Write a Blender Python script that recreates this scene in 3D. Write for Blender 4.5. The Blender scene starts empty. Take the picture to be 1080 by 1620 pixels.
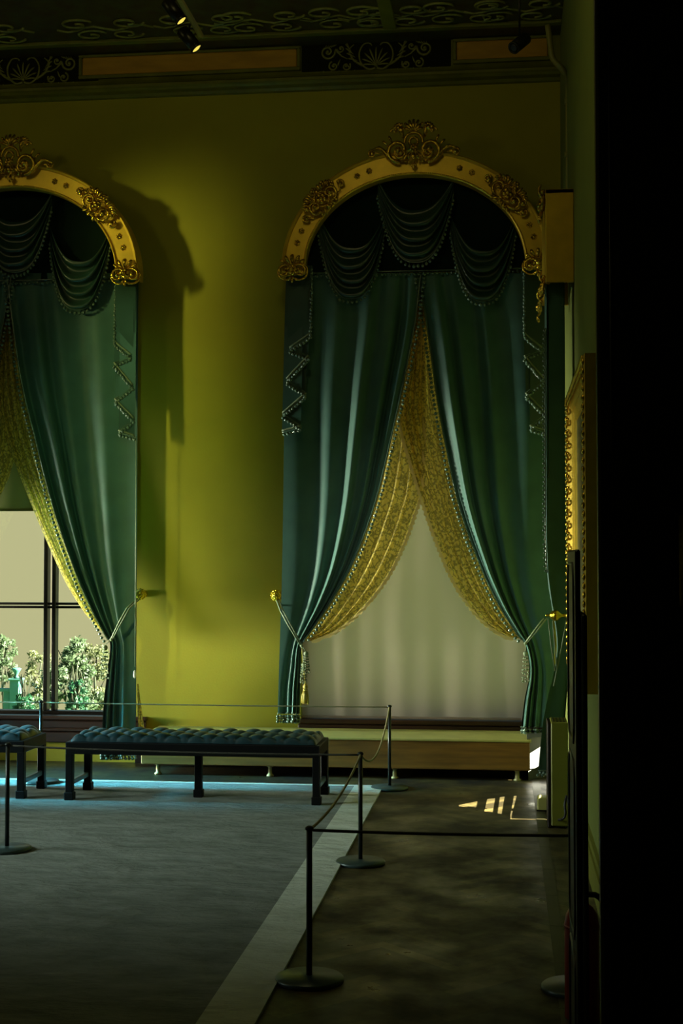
import bpy, math, random
from mathutils import Vector, Matrix, Euler
random.seed(7)
PI = math.pi
C = bpy.context.scene.collection
sc = bpy.context.scene

# ---------------------------------------------------------------- camera
H = 1.70
FOC = 2200.0
PITCH = math.atan(77 / FOC)
YAW = math.atan(258 / FOC)
cam_d = bpy.data.cameras.new('camera')
cam_d.sensor_fit = 'VERTICAL'
cam_d.sensor_height = 24
cam_d.lens = 24 * FOC / 1620
cam_d.clip_start = 0.05
cam = bpy.data.objects.new('camera', cam_d)
cam.location = (0, 0, H)
cam.rotation_euler = (PI / 2 + PITCH, 0, YAW)
C.objects.link(cam)
sc.camera = cam
RM = Euler((PI / 2 + PITCH, 0, YAW)).to_matrix()

# ---------------------------------------------------------------- world, sun, lamps, exposure
sc.view_settings.view_transform = 'Standard'
sc.view_settings.look = 'None'
sc.view_settings.gamma = 1
sc.view_settings.exposure = 0
w = bpy.data.worlds.new('sky')
sc.world = w
w.use_nodes = True
nt = w.node_tree
bg = nt.nodes['Background']
tc = nt.nodes.new('ShaderNodeTexCoord')
sp = nt.nodes.new('ShaderNodeSeparateXYZ')
rp = nt.nodes.new('ShaderNodeValToRGB')
rp.color_ramp.elements[0].position = 0.12
rp.color_ramp.elements[0].color = (0.74, 0.67, 0.37, 1)
rp.color_ramp.elements[1].position = 0.5
rp.color_ramp.elements[1].color = (0.45, 1.1, 1.5, 1)
nt.links.new(tc.outputs['Generated'], sp.inputs[0])
nt.links.new(sp.outputs['Z'], rp.inputs[0])
nt.links.new(rp.outputs[0], bg.inputs['Color'])
bg.inputs['Strength'].default_value = 0.85

def light(name, kind, loc, target, energy, color, **kw):
    d = bpy.data.lights.new(name, kind)
    d.energy = energy
    d.color = color
    for k, v in kw.items():
        setattr(d, k, v)
    o = bpy.data.objects.new(name, d)
    o.location = loc
    o.rotation_euler = (Vector(target) - Vector(loc)).to_track_quat('-Z', 'Y').to_euler()
    C.objects.link(o)
    return o

light('sun', 'SUN', (10, 10, 5), (8, 10, 4), 95.0, (1.0, 0.96, 0.78), angle=0.004)
# added area lamp standing for a left window: strip of light on the pier
light('left_added_beam', 'AREA', (-7.6, 6.5, 2.8), (-2.84, 11.5, 2.75), 3.5, (1.0, 0.98, 0.30),
      shape='RECTANGLE', size=0.26, size_y=4.2, spread=math.radians(10))
# added fill lamps, no windows behind them: the first grazes the curtains
light('left_grazing_fill', 'AREA', (-8.7, 10.62, 1.15), (-0.9, 11.2, 1.15), 80, (0.97, 1.0, 0.76),
      shape='RECTANGLE', size=0.6, size_y=1.5, spread=math.radians(36))
light('carpet_fill', 'AREA', (-8.7, 6.6, 3.0), (-2.6, 8.4, 0.0), 34, (0.82, 1.0, 0.88),
      shape='RECTANGLE', size=1.8, size_y=2.2, spread=math.radians(44))  # added cool fill for the carpet
light('left_cyan_fill', 'AREA', (-8.6, 9.6, 2.3), (-4.2, 10.25, 0.12), 70, (0.12, 0.72, 1.0),
      shape='RECTANGLE', size=0.7, size_y=1.2, spread=math.radians(21))  # added cyan fill for the far left of the carpet
# added point lamps, unseen above the frame, for highlights on the gilding
for k, cx_ in enumerate((-1.35, -5.4)):
    light('gilding_fill_light', 'POINT', (cx_, 6.9, 5.5), (cx_, 6.9, 0), 22, (1.0, 0.88, 0.36), shadow_soft_size=0.30)
# added unseen spot lamp, green fill on the pier beside the left curtain
light('pier_fill_spot', 'SPOT', (-2.1, 4.4, 5.2), (-3.2, 11.5, 2.4), 170, (0.42, 1.0, 0.36),
      spot_size=math.radians(23), spot_blend=1.0, shadow_soft_size=0.12)

# added unseen spot lamp, upper right, brightening the brocade of the right window
light('brocade_fill_spot', 'SPOT', (0.15, 5.4, 5.3), (-0.92, 11.4, 1.75), 170, (1.0, 0.92, 0.62),
      spot_size=math.radians(17), spot_blend=0.9, shadow_soft_size=0.16)

# ---------------------------------------------------------------- pixel helpers (pixel of the 1080x1620 frame -> point in the room)
def ray(x, y):
    return RM @ Vector(((x - 540) / FOC, -(y - 810) / FOC, -1))

def P(x, y, Y):
    d = ray(x, y)
    k = Y / d.y
    return Vector((d.x * k, Y, H + d.z * k))

def F(x, y, z=0.0):
    d = ray(x, y)
    k = (z - H) / d.z
    return Vector((d.x * k, d.y * k, z))

def PX(x, y, X):
    d = ray(x, y)
    k = X / d.x
    return Vector((X, d.y * k, H + d.z * k))

def smooth_curve(pts, n):
    """Catmull-Rom through 2D or 3D points, n samples"""
    pts = [Vector(p) for p in pts]
    L = [0]
    for a, b in zip(pts, pts[1:]):
        L.append(L[-1] + (b - a).length)
    out = []
    for i in range(n):
        d = L[-1] * i / (n - 1)
        k = 0
        while k < len(pts) - 2 and L[k + 1] < d:
            k += 1
        t = (d - L[k]) / max(1e-9, L[k + 1] - L[k])
        p0 = pts[max(k - 1, 0)]; p1 = pts[k]; p2 = pts[k + 1]; p3 = pts[min(k + 2, len(pts) - 1)]
        out.append(0.5 * ((2 * p1) + (p2 - p0) * t + (2 * p0 - 5 * p1 + 4 * p2 - p3) * t * t + (3 * p1 - p0 - 3 * p2 + p3) * t ** 3))
    return out

def by_y(pts):
    """x as a monotone smooth function of y through the (x, y) points"""
    ys = [p[1] for p in pts]; xs = [p[0] for p in pts]
    n = len(ys)
    m = []
    for i in range(n):
        a = max(i - 1, 0); b = min(i + 1, n - 1)
        m.append((xs[b] - xs[a]) / (ys[b] - ys[a]))
    def f(y):
        if y <= ys[0]:
            return xs[0] + m[0] * (y - ys[0])
        if y >= ys[-1]:
            return xs[-1] + m[-1] * (y - ys[-1])
        k = 0
        while ys[k + 1] < y:
            k += 1
        h = ys[k + 1] - ys[k]; t = (y - ys[k]) / h
        return ((2 * t ** 3 - 3 * t * t + 1) * xs[k] + (t ** 3 - 2 * t * t + t) * h * m[k]
                + (-2 * t ** 3 + 3 * t * t) * xs[k + 1] + (t ** 3 - t * t) * h * m[k + 1])
    return f

# ---------------------------------------------------------------- mesh builder
SPH = []
SPF = []
def _sph(nu=8, nv=5):
    v = [(0, 0, 1)]
    for j in range(1, nv):
        a = PI * j / nv
        for i in range(nu):
            b = 2 * PI * i / nu
            v.append((math.sin(a) * math.cos(b), math.sin(a) * math.sin(b), math.cos(a)))
    v.append((0, 0, -1))
    f = []
    for i in range(nu):
        f.append((0, 1 + i, 1 + (i + 1) % nu))
    for j in range(nv - 2):
        for i in range(nu):
            a = 1 + j * nu + i; b = 1 + j * nu + (i + 1) % nu
            f.append((a, a + nu, b + nu, b))
    e = len(v) - 1; s = 1 + (nv - 2) * nu
    for i in range(nu):
        f.append((s + i, e, s + (i + 1) % nu))
    return v, f
SPH, SPF = _sph()

class MB:
    def __init__(self):
        self.v = []; self.f = []; self.sm = []
    def add(self, vs, fs, smooth=True):
        o = len(self.v)
        self.v += [tuple(p) for p in vs]
        self.f += [tuple(i + o for i in f) for f in fs]
        self.sm += [smooth] * len(fs)
        return self
    def box(self, a, b, bev=0.0):
        x0, y0, z0 = a; x1, y1, z1 = b
        x0, x1 = min(x0, x1), max(x0, x1); y0, y1 = min(y0, y1), max(y0, y1); z0, z1 = min(z0, z1), max(z0, z1)
        if bev <= 0:
            vs = [(x, y, z) for z in (z0, z1) for y in (y0, y1) for x in (x0, x1)]
            self.add(vs, [(0, 2, 3, 1), (4, 5, 7, 6), (0, 1, 5, 4), (2, 6, 7, 3), (0, 4, 6, 2), (1, 3, 7, 5)], False)
        else:
            b_ = min(bev, (x1 - x0) * .45, (y1 - y0) * .45, (z1 - z0) * .45)
            def ring(z, k):
                X0, X1, Y0, Y1 = x0 + k, x1 - k, y0 + k, y1 - k
                return [(X0 + b_, Y0, z), (X1 - b_, Y0, z), (X1, Y0 + b_, z), (X1, Y1 - b_, z), (X1 - b_, Y1, z), (X0 + b_, Y1, z), (X0, Y1 - b_, z), (X0, Y0 + b_, z)]
            vs = ring(z0, b_ * .7) + ring(z0 + b_, 0) + ring(z1 - b_, 0) + ring(z1, b_ * .7)
            fs = [tuple(range(7, -1, -1)), tuple(range(24, 32))]
            for r in range(3):
                for i in range(8):
                    j = (i + 1) % 8
                    fs.append((r * 8 + i, r * 8 + j, r * 8 + 8 + j, r * 8 + 8 + i))
            self.add(vs, fs, False)
        return self
    def quadbox(self, corners, thick):
        """four points (a planar outline) given thickness along a vector"""
        t = Vector(thick); n = len(corners)
        vs = [Vector(p) for p in corners] + [Vector(p) + t for p in corners]
        fs = [tuple(range(n)), tuple(range(2 * n - 1, n - 1, -1))]
        for i in range(n):
            j = (i + 1) % n
            fs.append((i, i + n, j + n, j))
        return self.add(vs, fs, False)
    def ball(self, c, r, sc_=(1, 1, 1)):
        c = Vector(c)
        return self.add([(c.x + p[0] * r * sc_[0], c.y + p[1] * r * sc_[1], c.z + p[2] * r * sc_[2]) for p in SPH], SPF)
    def tube(self, pts, rad, seg=8, flat=None, cap=True):
        """rad a number or list; flat=(axis vector, factor) squashes the section along an axis"""
        pts = [Vector(p) for p in pts]
        n = len(pts)
        if not isinstance(rad, (list, tuple)):
            rad = [rad] * n
        vs = []
        up = Vector((0, 0, 1))
        t0 = (pts[1] - pts[0]).normalized()
        nrm = up.cross(t0)
        if nrm.length < 1e-4:
            nrm = Vector((1, 0, 0)).cross(t0)
        nrm.normalize()
        for i in range(n):
            a = pts[max(i - 1, 0)]; b = pts[min(i + 1, n - 1)]
            t = b - a
            if t.length < 1e-9:
                t = t0.copy()
            t.normalize()
            nrm = nrm - t * nrm.dot(t)
            if nrm.length < 1e-5:
                nrm = t.orthogonal()
            nrm.normalize()
            bn = t.cross(nrm)
            for k in range(seg):
                an = 2 * PI * k / seg
                o = nrm * (math.cos(an) * rad[i]) + bn * (math.sin(an) * rad[i])
                if flat:
                    ax = Vector(flat[0]); o = o - ax * (o.dot(ax) * (1 - flat[1]))
                vs.append(pts[i] + o)
        fs = []
        for i in range(n - 1):
            for k in range(seg):
                k2 = (k + 1) % seg
                fs.append((i * seg + k, i * seg + k2, (i + 1) * seg + k2, (i + 1) * seg + k))
        if cap:
            fs.append(tuple(range(seg - 1, -1, -1)))
            fs.append(tuple(range((n - 1) * seg, n * seg)))
        return self.add(vs, fs)
    def lathe(self, prof, c=(0, 0, 0), seg=24, axis='Z'):
        """prof: (radius, height) pairs"""
        c = Vector(c)
        vs = []
        for r, h in prof:
            for k in range(seg):
                a = 2 * PI * k / seg
                p = (r * math.cos(a), r * math.sin(a), h)
                if axis == 'X':
                    p = (h, p[0], p[1])
                elif axis == 'Y':
                    p = (p[0], h, p[1])
                vs.append(c + Vector(p))
        fs = []
        for i in range(len(prof) - 1):
            for k in range(seg):
                k2 = (k + 1) % seg
                fs.append((i * seg + k, i * seg + k2, (i + 1) * seg + k2, (i + 1) * seg + k))
        fs.append(tuple(range(seg - 1, -1, -1)))
        fs.append(tuple(range((len(prof) - 1) * seg, len(prof) * seg)))
        return self.add(vs, fs)
    def grid(self, fn, nu, nv, thick=None):
        vs = []
        for j in range(nv + 1):
            for i in range(nu + 1):
                vs.append(fn(i / nu, j / nv))
        fs = []
        for j in range(nv):
            for i in range(nu):
                a = j * (nu + 1) + i
                fs.append((a, a + 1, a + nu + 2, a + nu + 1))
        return self.add(vs, fs)
    def sweep(self, frames, prof, closed=False):
        """frames: list of functions (a, b)->point; prof: list of (a, b)"""
        n = len(prof)
        vs = [fr(a, b) for fr in frames for a, b in prof]
        fs = []
        m = n if closed else n - 1
        for i in range(len(frames) - 1):
            for k in range(m):
                k2 = (k + 1) % n
                fs.append((i * n + k, i * n + k2, (i + 1) * n + k2, (i + 1) * n + k))
        if closed:
            fs.append(tuple(range(n - 1, -1, -1)))
            fs.append(tuple(range((len(frames) - 1) * n, len(frames) * n)))
        return self.add(vs, fs, False)
    def build(self, name, mat, parent=None, solid=0.0, offset=None):
        me = bpy.data.meshes.new(name)
        vs = self.v
        base = Vector((0, 0, 0))
        if parent is not None:
            base = parent.matrix_basis.translation.copy() if parent.parent is None else parent.parent.matrix_basis.translation + parent.matrix_basis.translation
            vs = [(x - base.x, y - base.y, z - base.z) for x, y, z in vs]
        me.from_pydata([tuple(p) for p in vs], [], self.f)
        me.polygons.foreach_set('use_smooth', self.sm)
        me.update()
        ob = bpy.data.objects.new(name, me)
        C.objects.link(ob)
        if mat is not None:
            me.materials.append(mat)
        if parent is not None:
            ob.parent = parent
        if solid:
            m = ob.modifiers.new('solid', 'SOLIDIFY'); m.thickness = solid; m.offset = 0
        return ob

def tag(o, label=None, cat=None, group=None, kind=None):
    if label: o['label'] = label
    if cat: o['category'] = cat
    if group: o['group'] = group
    if kind: o['kind'] = kind
    return o

def thing(name, label, cat, loc=(0, 0, 0), group=None):
    o = bpy.data.objects.new(name, None)
    o.empty_display_size = 0.1
    o.location = loc
    C.objects.link(o)
    return tag(o, label, cat, group)

def copy_thing(o, delta, label=None):
    c = o.copy(); C.objects.link(c)
    c.location = o.location + Vector(delta)
    if label: c['label'] = label
    for ch in list(o.children):
        d = ch.copy(); C.objects.link(d); d.parent = c
        for g in list(ch.children):
            e = g.copy(); C.objects.link(e); e.parent = d
    return c

# ---------------------------------------------------------------- materials
def mat(name, col, rough=0.6, metal=0.0, noise=0.0, nscale=12.0, bump=0.0, bscale=40.0, sheen=0.0, spec=0.5, col2=None, stretch=None, coat=0.0):
    m = bpy.data.materials.new(name); m.use_nodes = True
    n = m.node_tree.nodes; l = m.node_tree.links
    p = n['Principled BSDF']
    p.inputs['Base Color'].default_value = (*col, 1)
    p.inputs['Roughness'].default_value = rough
    p.inputs['Metallic'].default_value = metal
    p.inputs['Specular IOR Level'].default_value = spec
    if coat:
        p.inputs['Coat Weight'].default_value = coat
        p.inputs['Coat Roughness'].default_value = 0.25
    if sheen:
        p.inputs['Sheen Weight'].default_value = sheen
        p.inputs['Sheen Roughness'].default_value = 0.35
        p.inputs['Sheen Tint'].default_value = (min(1, col[0] * 8 + .2), min(1, col[1] * 8 + .2), min(1, col[2] * 8 + .2), 1)
    co = n.new('ShaderNodeTexCoord')
    vec = co.outputs['Object']
    if stretch:
        mp = n.new('ShaderNodeMapping'); mp.inputs['Scale'].default_value = stretch
        l.new(vec, mp.inputs[0]); vec = mp.outputs[0]
    if noise or col2:
        t = n.new('ShaderNodeTexNoise'); t.inputs['Scale'].default_value = nscale; t.inputs['Detail'].default_value = 6
        l.new(vec, t.inputs['Vector'])
        r = n.new('ShaderNodeValToRGB')
        c2 = col2 or tuple(c * (1 - noise) for c in col)
        r.color_ramp.elements[0].color = (*c2, 1); r.color_ramp.elements[0].position = 0.32
        r.color_ramp.elements[1].color = (*col, 1); r.color_ramp.elements[1].position = 0.68
        l.new(t.outputs['Fac'], r.inputs[0]); l.new(r.outputs[0], p.inputs['Base Color'])
    if bump:
        t = n.new('ShaderNodeTexNoise'); t.inputs['Scale'].default_value = bscale; t.inputs['Detail'].default_value = 5
        l.new(vec, t.inputs['Vector'])
        b = n.new('ShaderNodeBump'); b.inputs['Strength'].default_value = bump; b.inputs['Distance'].default_value = 0.02
        l.new(t.outputs['Fac'], b.inputs['Height']); l.new(b.outputs[0], p.inputs['Normal'])
    return m

M = {}
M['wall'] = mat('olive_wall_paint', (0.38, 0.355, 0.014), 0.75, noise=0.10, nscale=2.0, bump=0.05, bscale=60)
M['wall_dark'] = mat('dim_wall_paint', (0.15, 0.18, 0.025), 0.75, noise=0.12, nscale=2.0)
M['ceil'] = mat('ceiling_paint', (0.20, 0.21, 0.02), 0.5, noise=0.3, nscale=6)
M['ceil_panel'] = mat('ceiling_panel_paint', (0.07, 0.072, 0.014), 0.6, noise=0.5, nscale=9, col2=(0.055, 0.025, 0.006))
M['relief_ground'] = mat('dark_relief_ground', (0.012, 0.013, 0.003), 0.8, spec=0.1)
M['relief'] = mat('plaster_relief', (0.27, 0.29, 0.06), 0.38, noise=0.4, nscale=25)
M['frieze_gold'] = mat('ochre_panel', (0.62, 0.34, 0.025), 0.55, noise=0.25, nscale=8, stretch=(0.5, 1, 2))
M['gold'] = mat('carved_gilding', (0.92, 0.60, 0.07), 0.25, 1.0, noise=0.65, nscale=45, bump=0.25, bscale=120)
M['gold_band'] = mat('smooth_gilding', (0.80, 0.52, 0.035), 0.40, 0.45, noise=0.18, nscale=9, bump=0.06, bscale=60)
M['brass'] = mat('polished_brass', (0.80, 0.60, 0.05), 0.25, 1.0, bump=0.2, bscale=90)
M['velvet'] = mat('green_velvet', (0.058, 0.150, 0.122), 0.58, noise=0.2, nscale=5, sheen=0.30, spec=0.3)
M['satin'] = mat('green_satin', (0.016, 0.058, 0.042), 0.33, noise=0.25, nscale=6, sheen=0.12, spec=0.7)
M['lining'] = mat('dark_green_lining', (0.005, 0.017, 0.012), 0.8, noise=0.2, nscale=5, spec=0.1)
M['bead'] = mat('green_bead_trim', (0.07, 0.125, 0.09), 0.22, spec=0.9)
M['cord'] = mat('green_grey_cord', (0.16, 0.21, 0.12), 0.6, bump=0.3, bscale=300)
M['tassel_gold'] = mat('gold_silk_tassel', (0.42, 0.34, 0.05), 0.5, bump=0.5, bscale=150, stretch=(1, 1, 0.15))
M['darkwood'] = mat('dark_red_wood', (0.045, 0.016, 0.007), 0.35, noise=0.5, nscale=8, stretch=(0.3, 4, 4), spec=0.6)
M['blackwood'] = mat('black_painted_wood', (0.006, 0.006, 0.005), 0.4, noise=0.3, nscale=8)
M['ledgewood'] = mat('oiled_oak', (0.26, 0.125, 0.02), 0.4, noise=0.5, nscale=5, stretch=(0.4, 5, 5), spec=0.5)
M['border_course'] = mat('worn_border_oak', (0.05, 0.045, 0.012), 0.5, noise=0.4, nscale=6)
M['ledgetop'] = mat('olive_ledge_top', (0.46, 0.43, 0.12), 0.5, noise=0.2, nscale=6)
M['olive_paint'] = mat('olive_enamel', (0.17, 0.175, 0.016), 0.5, noise=0.15, nscale=5)
M['leg_pale'] = mat('pale_brass_leg', (0.42, 0.36, 0.16), 0.4, 0.3)
M['leather'] = mat('blue_green_leather', (0.013, 0.044, 0.052), 0.34, noise=0.3, nscale=10, bump=0.08, bscale=90, spec=0.6)
M['benchwood'] = mat('bench_ebonised_wood', (0.004, 0.004, 0.004), 0.5, noise=0.3, nscale=10, spec=0.2)
M['post'] = mat('dark_iron_post', (0.018, 0.024, 0.022), 0.35, 0.4, noise=0.3, nscale=20)
M['postbase'] = mat('slate_enamel_base', (0.045, 0.075, 0.072), 0.33, 0.2, noise=0.2, nscale=20)
M['rope'] = mat('tan_barrier_rope', (0.30, 0.27, 0.13), 0.8, bump=0.5, bscale=260)
M['rope_dark'] = mat('dark_barrier_rope', (0.055, 0.055, 0.038), 0.8, bump=0.5, bscale=260)
M['red'] = mat('red_enamel', (0.35, 0.02, 0.008), 0.3, spec=0.6)
M['black'] = mat('black_rubber', (0.006, 0.006, 0.006), 0.5)
M['white'] = mat('white_plastic', (0.7, 0.7, 0.62), 0.5)
M['sun_block'] = mat('pale_sun_block', (0.10, 0.105, 0.09), 0.5, noise=0.2, nscale=14)
M['pipe'] = mat('cream_pipe_paint', (0.22, 0.21, 0.045), 0.5)
M['lampblack'] = mat('black_spotlight_shell', (0.016, 0.016, 0.008), 0.35, 0.5)
M['canvas'] = mat('dim_oil_canvas', (0.085, 0.10, 0.05), 0.35, noise=0.5, nscale=4, col2=(0.05, 0.06, 0.03))
M['trunk'] = mat('tree_bark', (0.035, 0.04, 0.018), 0.9, noise=0.5, nscale=10)
M['stone'] = mat('verdigris_stone', (0.04, 0.17, 0.13), 0.8, noise=0.2, nscale=5)
M['ground'] = mat('garden_lawn', (0.12, 0.24, 0.08), 0.9, noise=0.4, nscale=1)
M['frame_brown'] = mat('brown_window_frame', (0.012, 0.007, 0.004), 0.45, noise=0.3, nscale=10, spec=0.3)

def leaf_mat(name, a, b):
    m = mat(name, a, 0.6, col2=b, nscale=0.9)
    n = m.node_tree.nodes; l = m.node_tree.links
    p = n['Principled BSDF']
    tr = n.new('ShaderNodeBsdfTranslucent'); mx = n.new('ShaderNodeMixShader'); mx.inputs[0].default_value = 0.4
    src = p.inputs['Base Color'].links[0].from_socket
    l.new(src, tr.inputs['Color'])
    l.new(p.outputs[0], mx.inputs[1]); l.new(tr.outputs[0], mx.inputs[2])
    l.new(mx.outputs[0], n['Material Output'].inputs[0])
    return m
M['leaf_pale'] = leaf_mat('pale_leaves', (0.11, 0.115, 0.04), (0.06, 0.075, 0.025))
M['leaf_green'] = leaf_mat('green_leaves', (0.065, 0.10, 0.04), (0.03, 0.055, 0.02))
M['leaf_deep'] = leaf_mat('emerald_leaves', (0.006, 0.09, 0.03), (0.006, 0.045, 0.012))

def glass_mat():
    m = bpy.data.materials.new('window_glass'); m.use_nodes = True
    n = m.node_tree.nodes; l = m.node_tree.links
    n.remove(n['Principled BSDF'])
    t = n.new('ShaderNodeBsdfTransparent'); t.inputs[0].default_value = (0.93, 0.97, 0.93, 1)
    g = n.new('ShaderNodeBsdfGlossy'); g.inputs['Roughness'].default_value = 0.02
    x = n.new('ShaderNodeMixShader'); x.inputs[0].default_value = 0.05
    l.new(t.outputs[0], x.inputs[1]); l.new(g.outputs[0], x.inputs[2]); l.new(x.outputs[0], n['Material Output'].inputs[0])
    return m
M['glass'] = glass_mat()

def cloth_mat(name, col, trans, tcol, pattern=False, rough=0.8, weave=300):
    m = bpy.data.materials.new(name); m.use_nodes = True
    n = m.node_tree.nodes; l = m.node_tree.links
    p = n['Principled BSDF']; p.inputs['Roughness'].default_value = rough
    p.inputs['Base Color'].default_value = (*col, 1)
    tr = n.new('ShaderNodeBsdfTranslucent'); tr.inputs['Color'].default_value = (*tcol, 1)
    mx = n.new('ShaderNodeMixShader'); mx.inputs[0].default_value = trans
    l.new(p.outputs[0], mx.inputs[1]); l.new(tr.outputs[0], mx.inputs[2]); l.new(mx.outputs[0], n['Material Output'].inputs[0])
    co = n.new('ShaderNodeTexCoord')
    if pattern:
        # brocade: leafy figure from warped cells on a plain ground
        nz = n.new('ShaderNodeTexNoise'); nz.inputs['Scale'].default_value = 16; nz.inputs['Detail'].default_value = 2
        l.new(co.outputs['Object'], nz.inputs['Vector'])
        ad = n.new('ShaderNodeMixRGB'); ad.blend_type = 'ADD'; ad.inputs[0].default_value = 0.07
        l.new(co.outputs['Object'], ad.inputs[1]); l.new(nz.outputs['Color'], ad.inputs[2])
        vo = n.new('ShaderNodeTexVoronoi'); vo.feature = 'DISTANCE_TO_EDGE'; vo.inputs['Scale'].default_value = 20
        l.new(ad.outputs[0], vo.inputs['Vector'])
        n2 = n.new('ShaderNodeTexNoise'); n2.inputs['Scale'].default_value = 55; n2.inputs['Detail'].default_value = 3
        l.new(co.outputs['Object'], n2.inputs['Vector'])
        ma = n.new('ShaderNodeMath'); ma.operation = 'MULTIPLY_ADD'; ma.inputs[1].default_value = 1.1
        l.new(vo.outputs['Distance'], ma.inputs[0]); l.new(n2.outputs['Fac'], ma.inputs[2])
        r = n.new('ShaderNodeValToRGB')
        r.color_ramp.elements[0].position = 0.56; r.color_ramp.elements[0].color = (*[c * .42 for c in col], 1)
        r.color_ramp.elements[1].position = 0.66; r.color_ramp.elements[1].color = (*col, 1)
        l.new(ma.outputs[0], r.inputs[0]); l.new(r.outputs[0], p.inputs['Base Color'])
        b = n.new('ShaderNodeBump'); b.inputs['Strength'].default_value = 0.5; b.inputs['Distance'].default_value = 0.004
        l.new(ma.outputs[0], b.inputs['Height']); l.new(b.outputs[0], p.inputs['Normal'])
        r2 = n.new('ShaderNodeValToRGB')
        r2.color_ramp.elements[0].position = 0.56; r2.color_ramp.elements[0].color = (*[c * .5 for c in tcol], 1)
        r2.color_ramp.elements[1].position = 0.66; r2.color_ramp.elements[1].color = (*tcol, 1)
        l.new(ma.outputs[0], r2.inputs[0]); l.new(r2.outputs[0], tr.inputs['Color'])
    return m
M['lace'] = cloth_mat('gold_brocade', (0.85, 0.68, 0.17), 0.55, (1.0, 0.85, 0.25), pattern=True, rough=0.5)
M['lace_edge'] = cloth_mat('gold_scallop_trim', (0.80, 0.64, 0.26), 0.25, (0.8, 0.65, 0.3))
M['blind'] = cloth_mat('taupe_blind_cloth', (0.38, 0.30, 0.24), 0.40, (0.52, 0.335, 0.24), rough=0.9)
M['blind_dark'] = cloth_mat('olive_blind_cloth', (0.16, 0.16, 0.05), 0.10, (0.2, 0.2, 0.06), rough=0.9)

def carpet_mat(name, col, col2):
    m = bpy.data.materials.new(name); m.use_nodes = True
    n = m.node_tree.nodes; l = m.node_tree.links
    p = n['Principled BSDF']; p.inputs['Roughness'].default_value = 0.95; p.inputs['Specular IOR Level'].default_value = 0.15
    co = n.new('ShaderNodeTexCoord'); mp = n.new('ShaderNodeMapping'); mp.inputs['Scale'].default_value = (1.3, 2.6, 1)
    l.new(co.outputs['Object'], mp.inputs[0])
    a = n.new('ShaderNodeTexNoise'); a.inputs['Scale'].default_value = 2.6; a.inputs['Detail'].default_value = 9; a.inputs['Roughness'].default_value = 0.65
    l.new(mp.outputs[0], a.inputs['Vector'])
    r = n.new('ShaderNodeValToRGB'); r.color_ramp.elements[0].position = 0.3; r.color_ramp.elements[0].color = (*col2, 1)
    r.color_ramp.elements[1].position = 0.62; r.color_ramp.elements[1].color = (*col, 1)
    l.new(a.outputs['Fac'], r.inputs[0]); l.new(r.outputs[0], p.inputs['Base Color'])
    b = n.new('ShaderNodeBump'); b.inputs['Strength'].default_value = 1.0; b.inputs['Distance'].default_value = 0.07
    l.new(a.outputs['Fac'], b.inputs['Height']); l.new(b.outputs[0], p.inputs['Normal'])
    return m
M['carpet'] = carpet_mat('blue_grey_carpet', (0.26, 0.29, 0.27), (0.15, 0.175, 0.16))
M['carpet_border'] = carpet_mat('pale_carpet_border', (0.66, 0.72, 0.64), (0.50, 0.56, 0.49))

def parquet_mat():
    m = bpy.data.materials.new('oiled_parquet'); m.use_nodes = True
    n = m.node_tree.nodes; l = m.node_tree.links
    p = n['Principled BSDF']
    at = n.new('ShaderNodeAttribute'); at.attribute_name = 'tone'
    co = n.new('ShaderNodeTexCoord')
    a = n.new('ShaderNodeTexNoise'); a.inputs['Scale'].default_value = 2.2; a.inputs['Detail'].default_value = 7; a.inputs['Roughness'].default_value = 0.6
    l.new(co.outputs['Object'], a.inputs['Vector'])
    r = n.new('ShaderNodeValToRGB'); r.color_ramp.elements[0].position = 0.35; r.color_ramp.elements[0].color = (0.014, 0.010, 0.003, 1)
    r.color_ramp.elements[1].position = 0.7; r.color_ramp.elements[1].color = (0.11, 0.085, 0.03, 1)
    l.new(a.outputs['Fac'], r.inputs[0])
    mx = n.new('ShaderNodeMixRGB'); mx.blend_type = 'MULTIPLY'; mx.inputs[0].default_value = 1
    l.new(r.outputs[0], mx.inputs[1]); l.new(at.outputs['Color'], mx.inputs[2]); l.new(mx.outputs[0], p.inputs['Base Color'])
    r2 = n.new('ShaderNodeValToRGB'); r2.color_ramp.elements[0].position = 0.35; r2.color_ramp.elements[0].color = (0.62, 0.62, 0.62, 1)
    r2.color_ramp.elements[1].position = 0.7; r2.color_ramp.elements[1].color = (0.24, 0.24, 0.24, 1)
    l.new(a.outputs['Fac'], r2.inputs[0]); l.new(r2.outputs[0], p.inputs['Roughness'])
    p.inputs['Specular IOR Level'].default_value = 0.36
    return m
M['parquet'] = parquet_mat()

def lens_mat(name, col, strength):
    m = bpy.data.materials.new(name); m.use_nodes = True
    p = m.node_tree.nodes['Principled BSDF']
    p.inputs['Base Color'].default_value = (*col, 1)
    p.inputs['Emission Color'].default_value = (*col, 1); p.inputs['Emission Strength'].default_value = strength
    return m
M['lens'] = lens_mat('lit_lamp_lens', (0.95, 0.75, 0.12), 1.0)

def struct(name, mb, m, parent=None, label=None):
    o = mb.build(name, m, parent)
    if parent is None:
        o['kind'] = 'structure'
    if label:
        o['label'] = label
    return o

# ---------------------------------------------------------------- room shell
D = 11.5            # back wall
XR = 0.47           # right wall
XL, YF, ZC = -9.0, -1.2, 6.02
SHIFT = P(655, 255, 11.12).x - P(20, 255, 11.12).x   # from one window to the next

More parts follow.
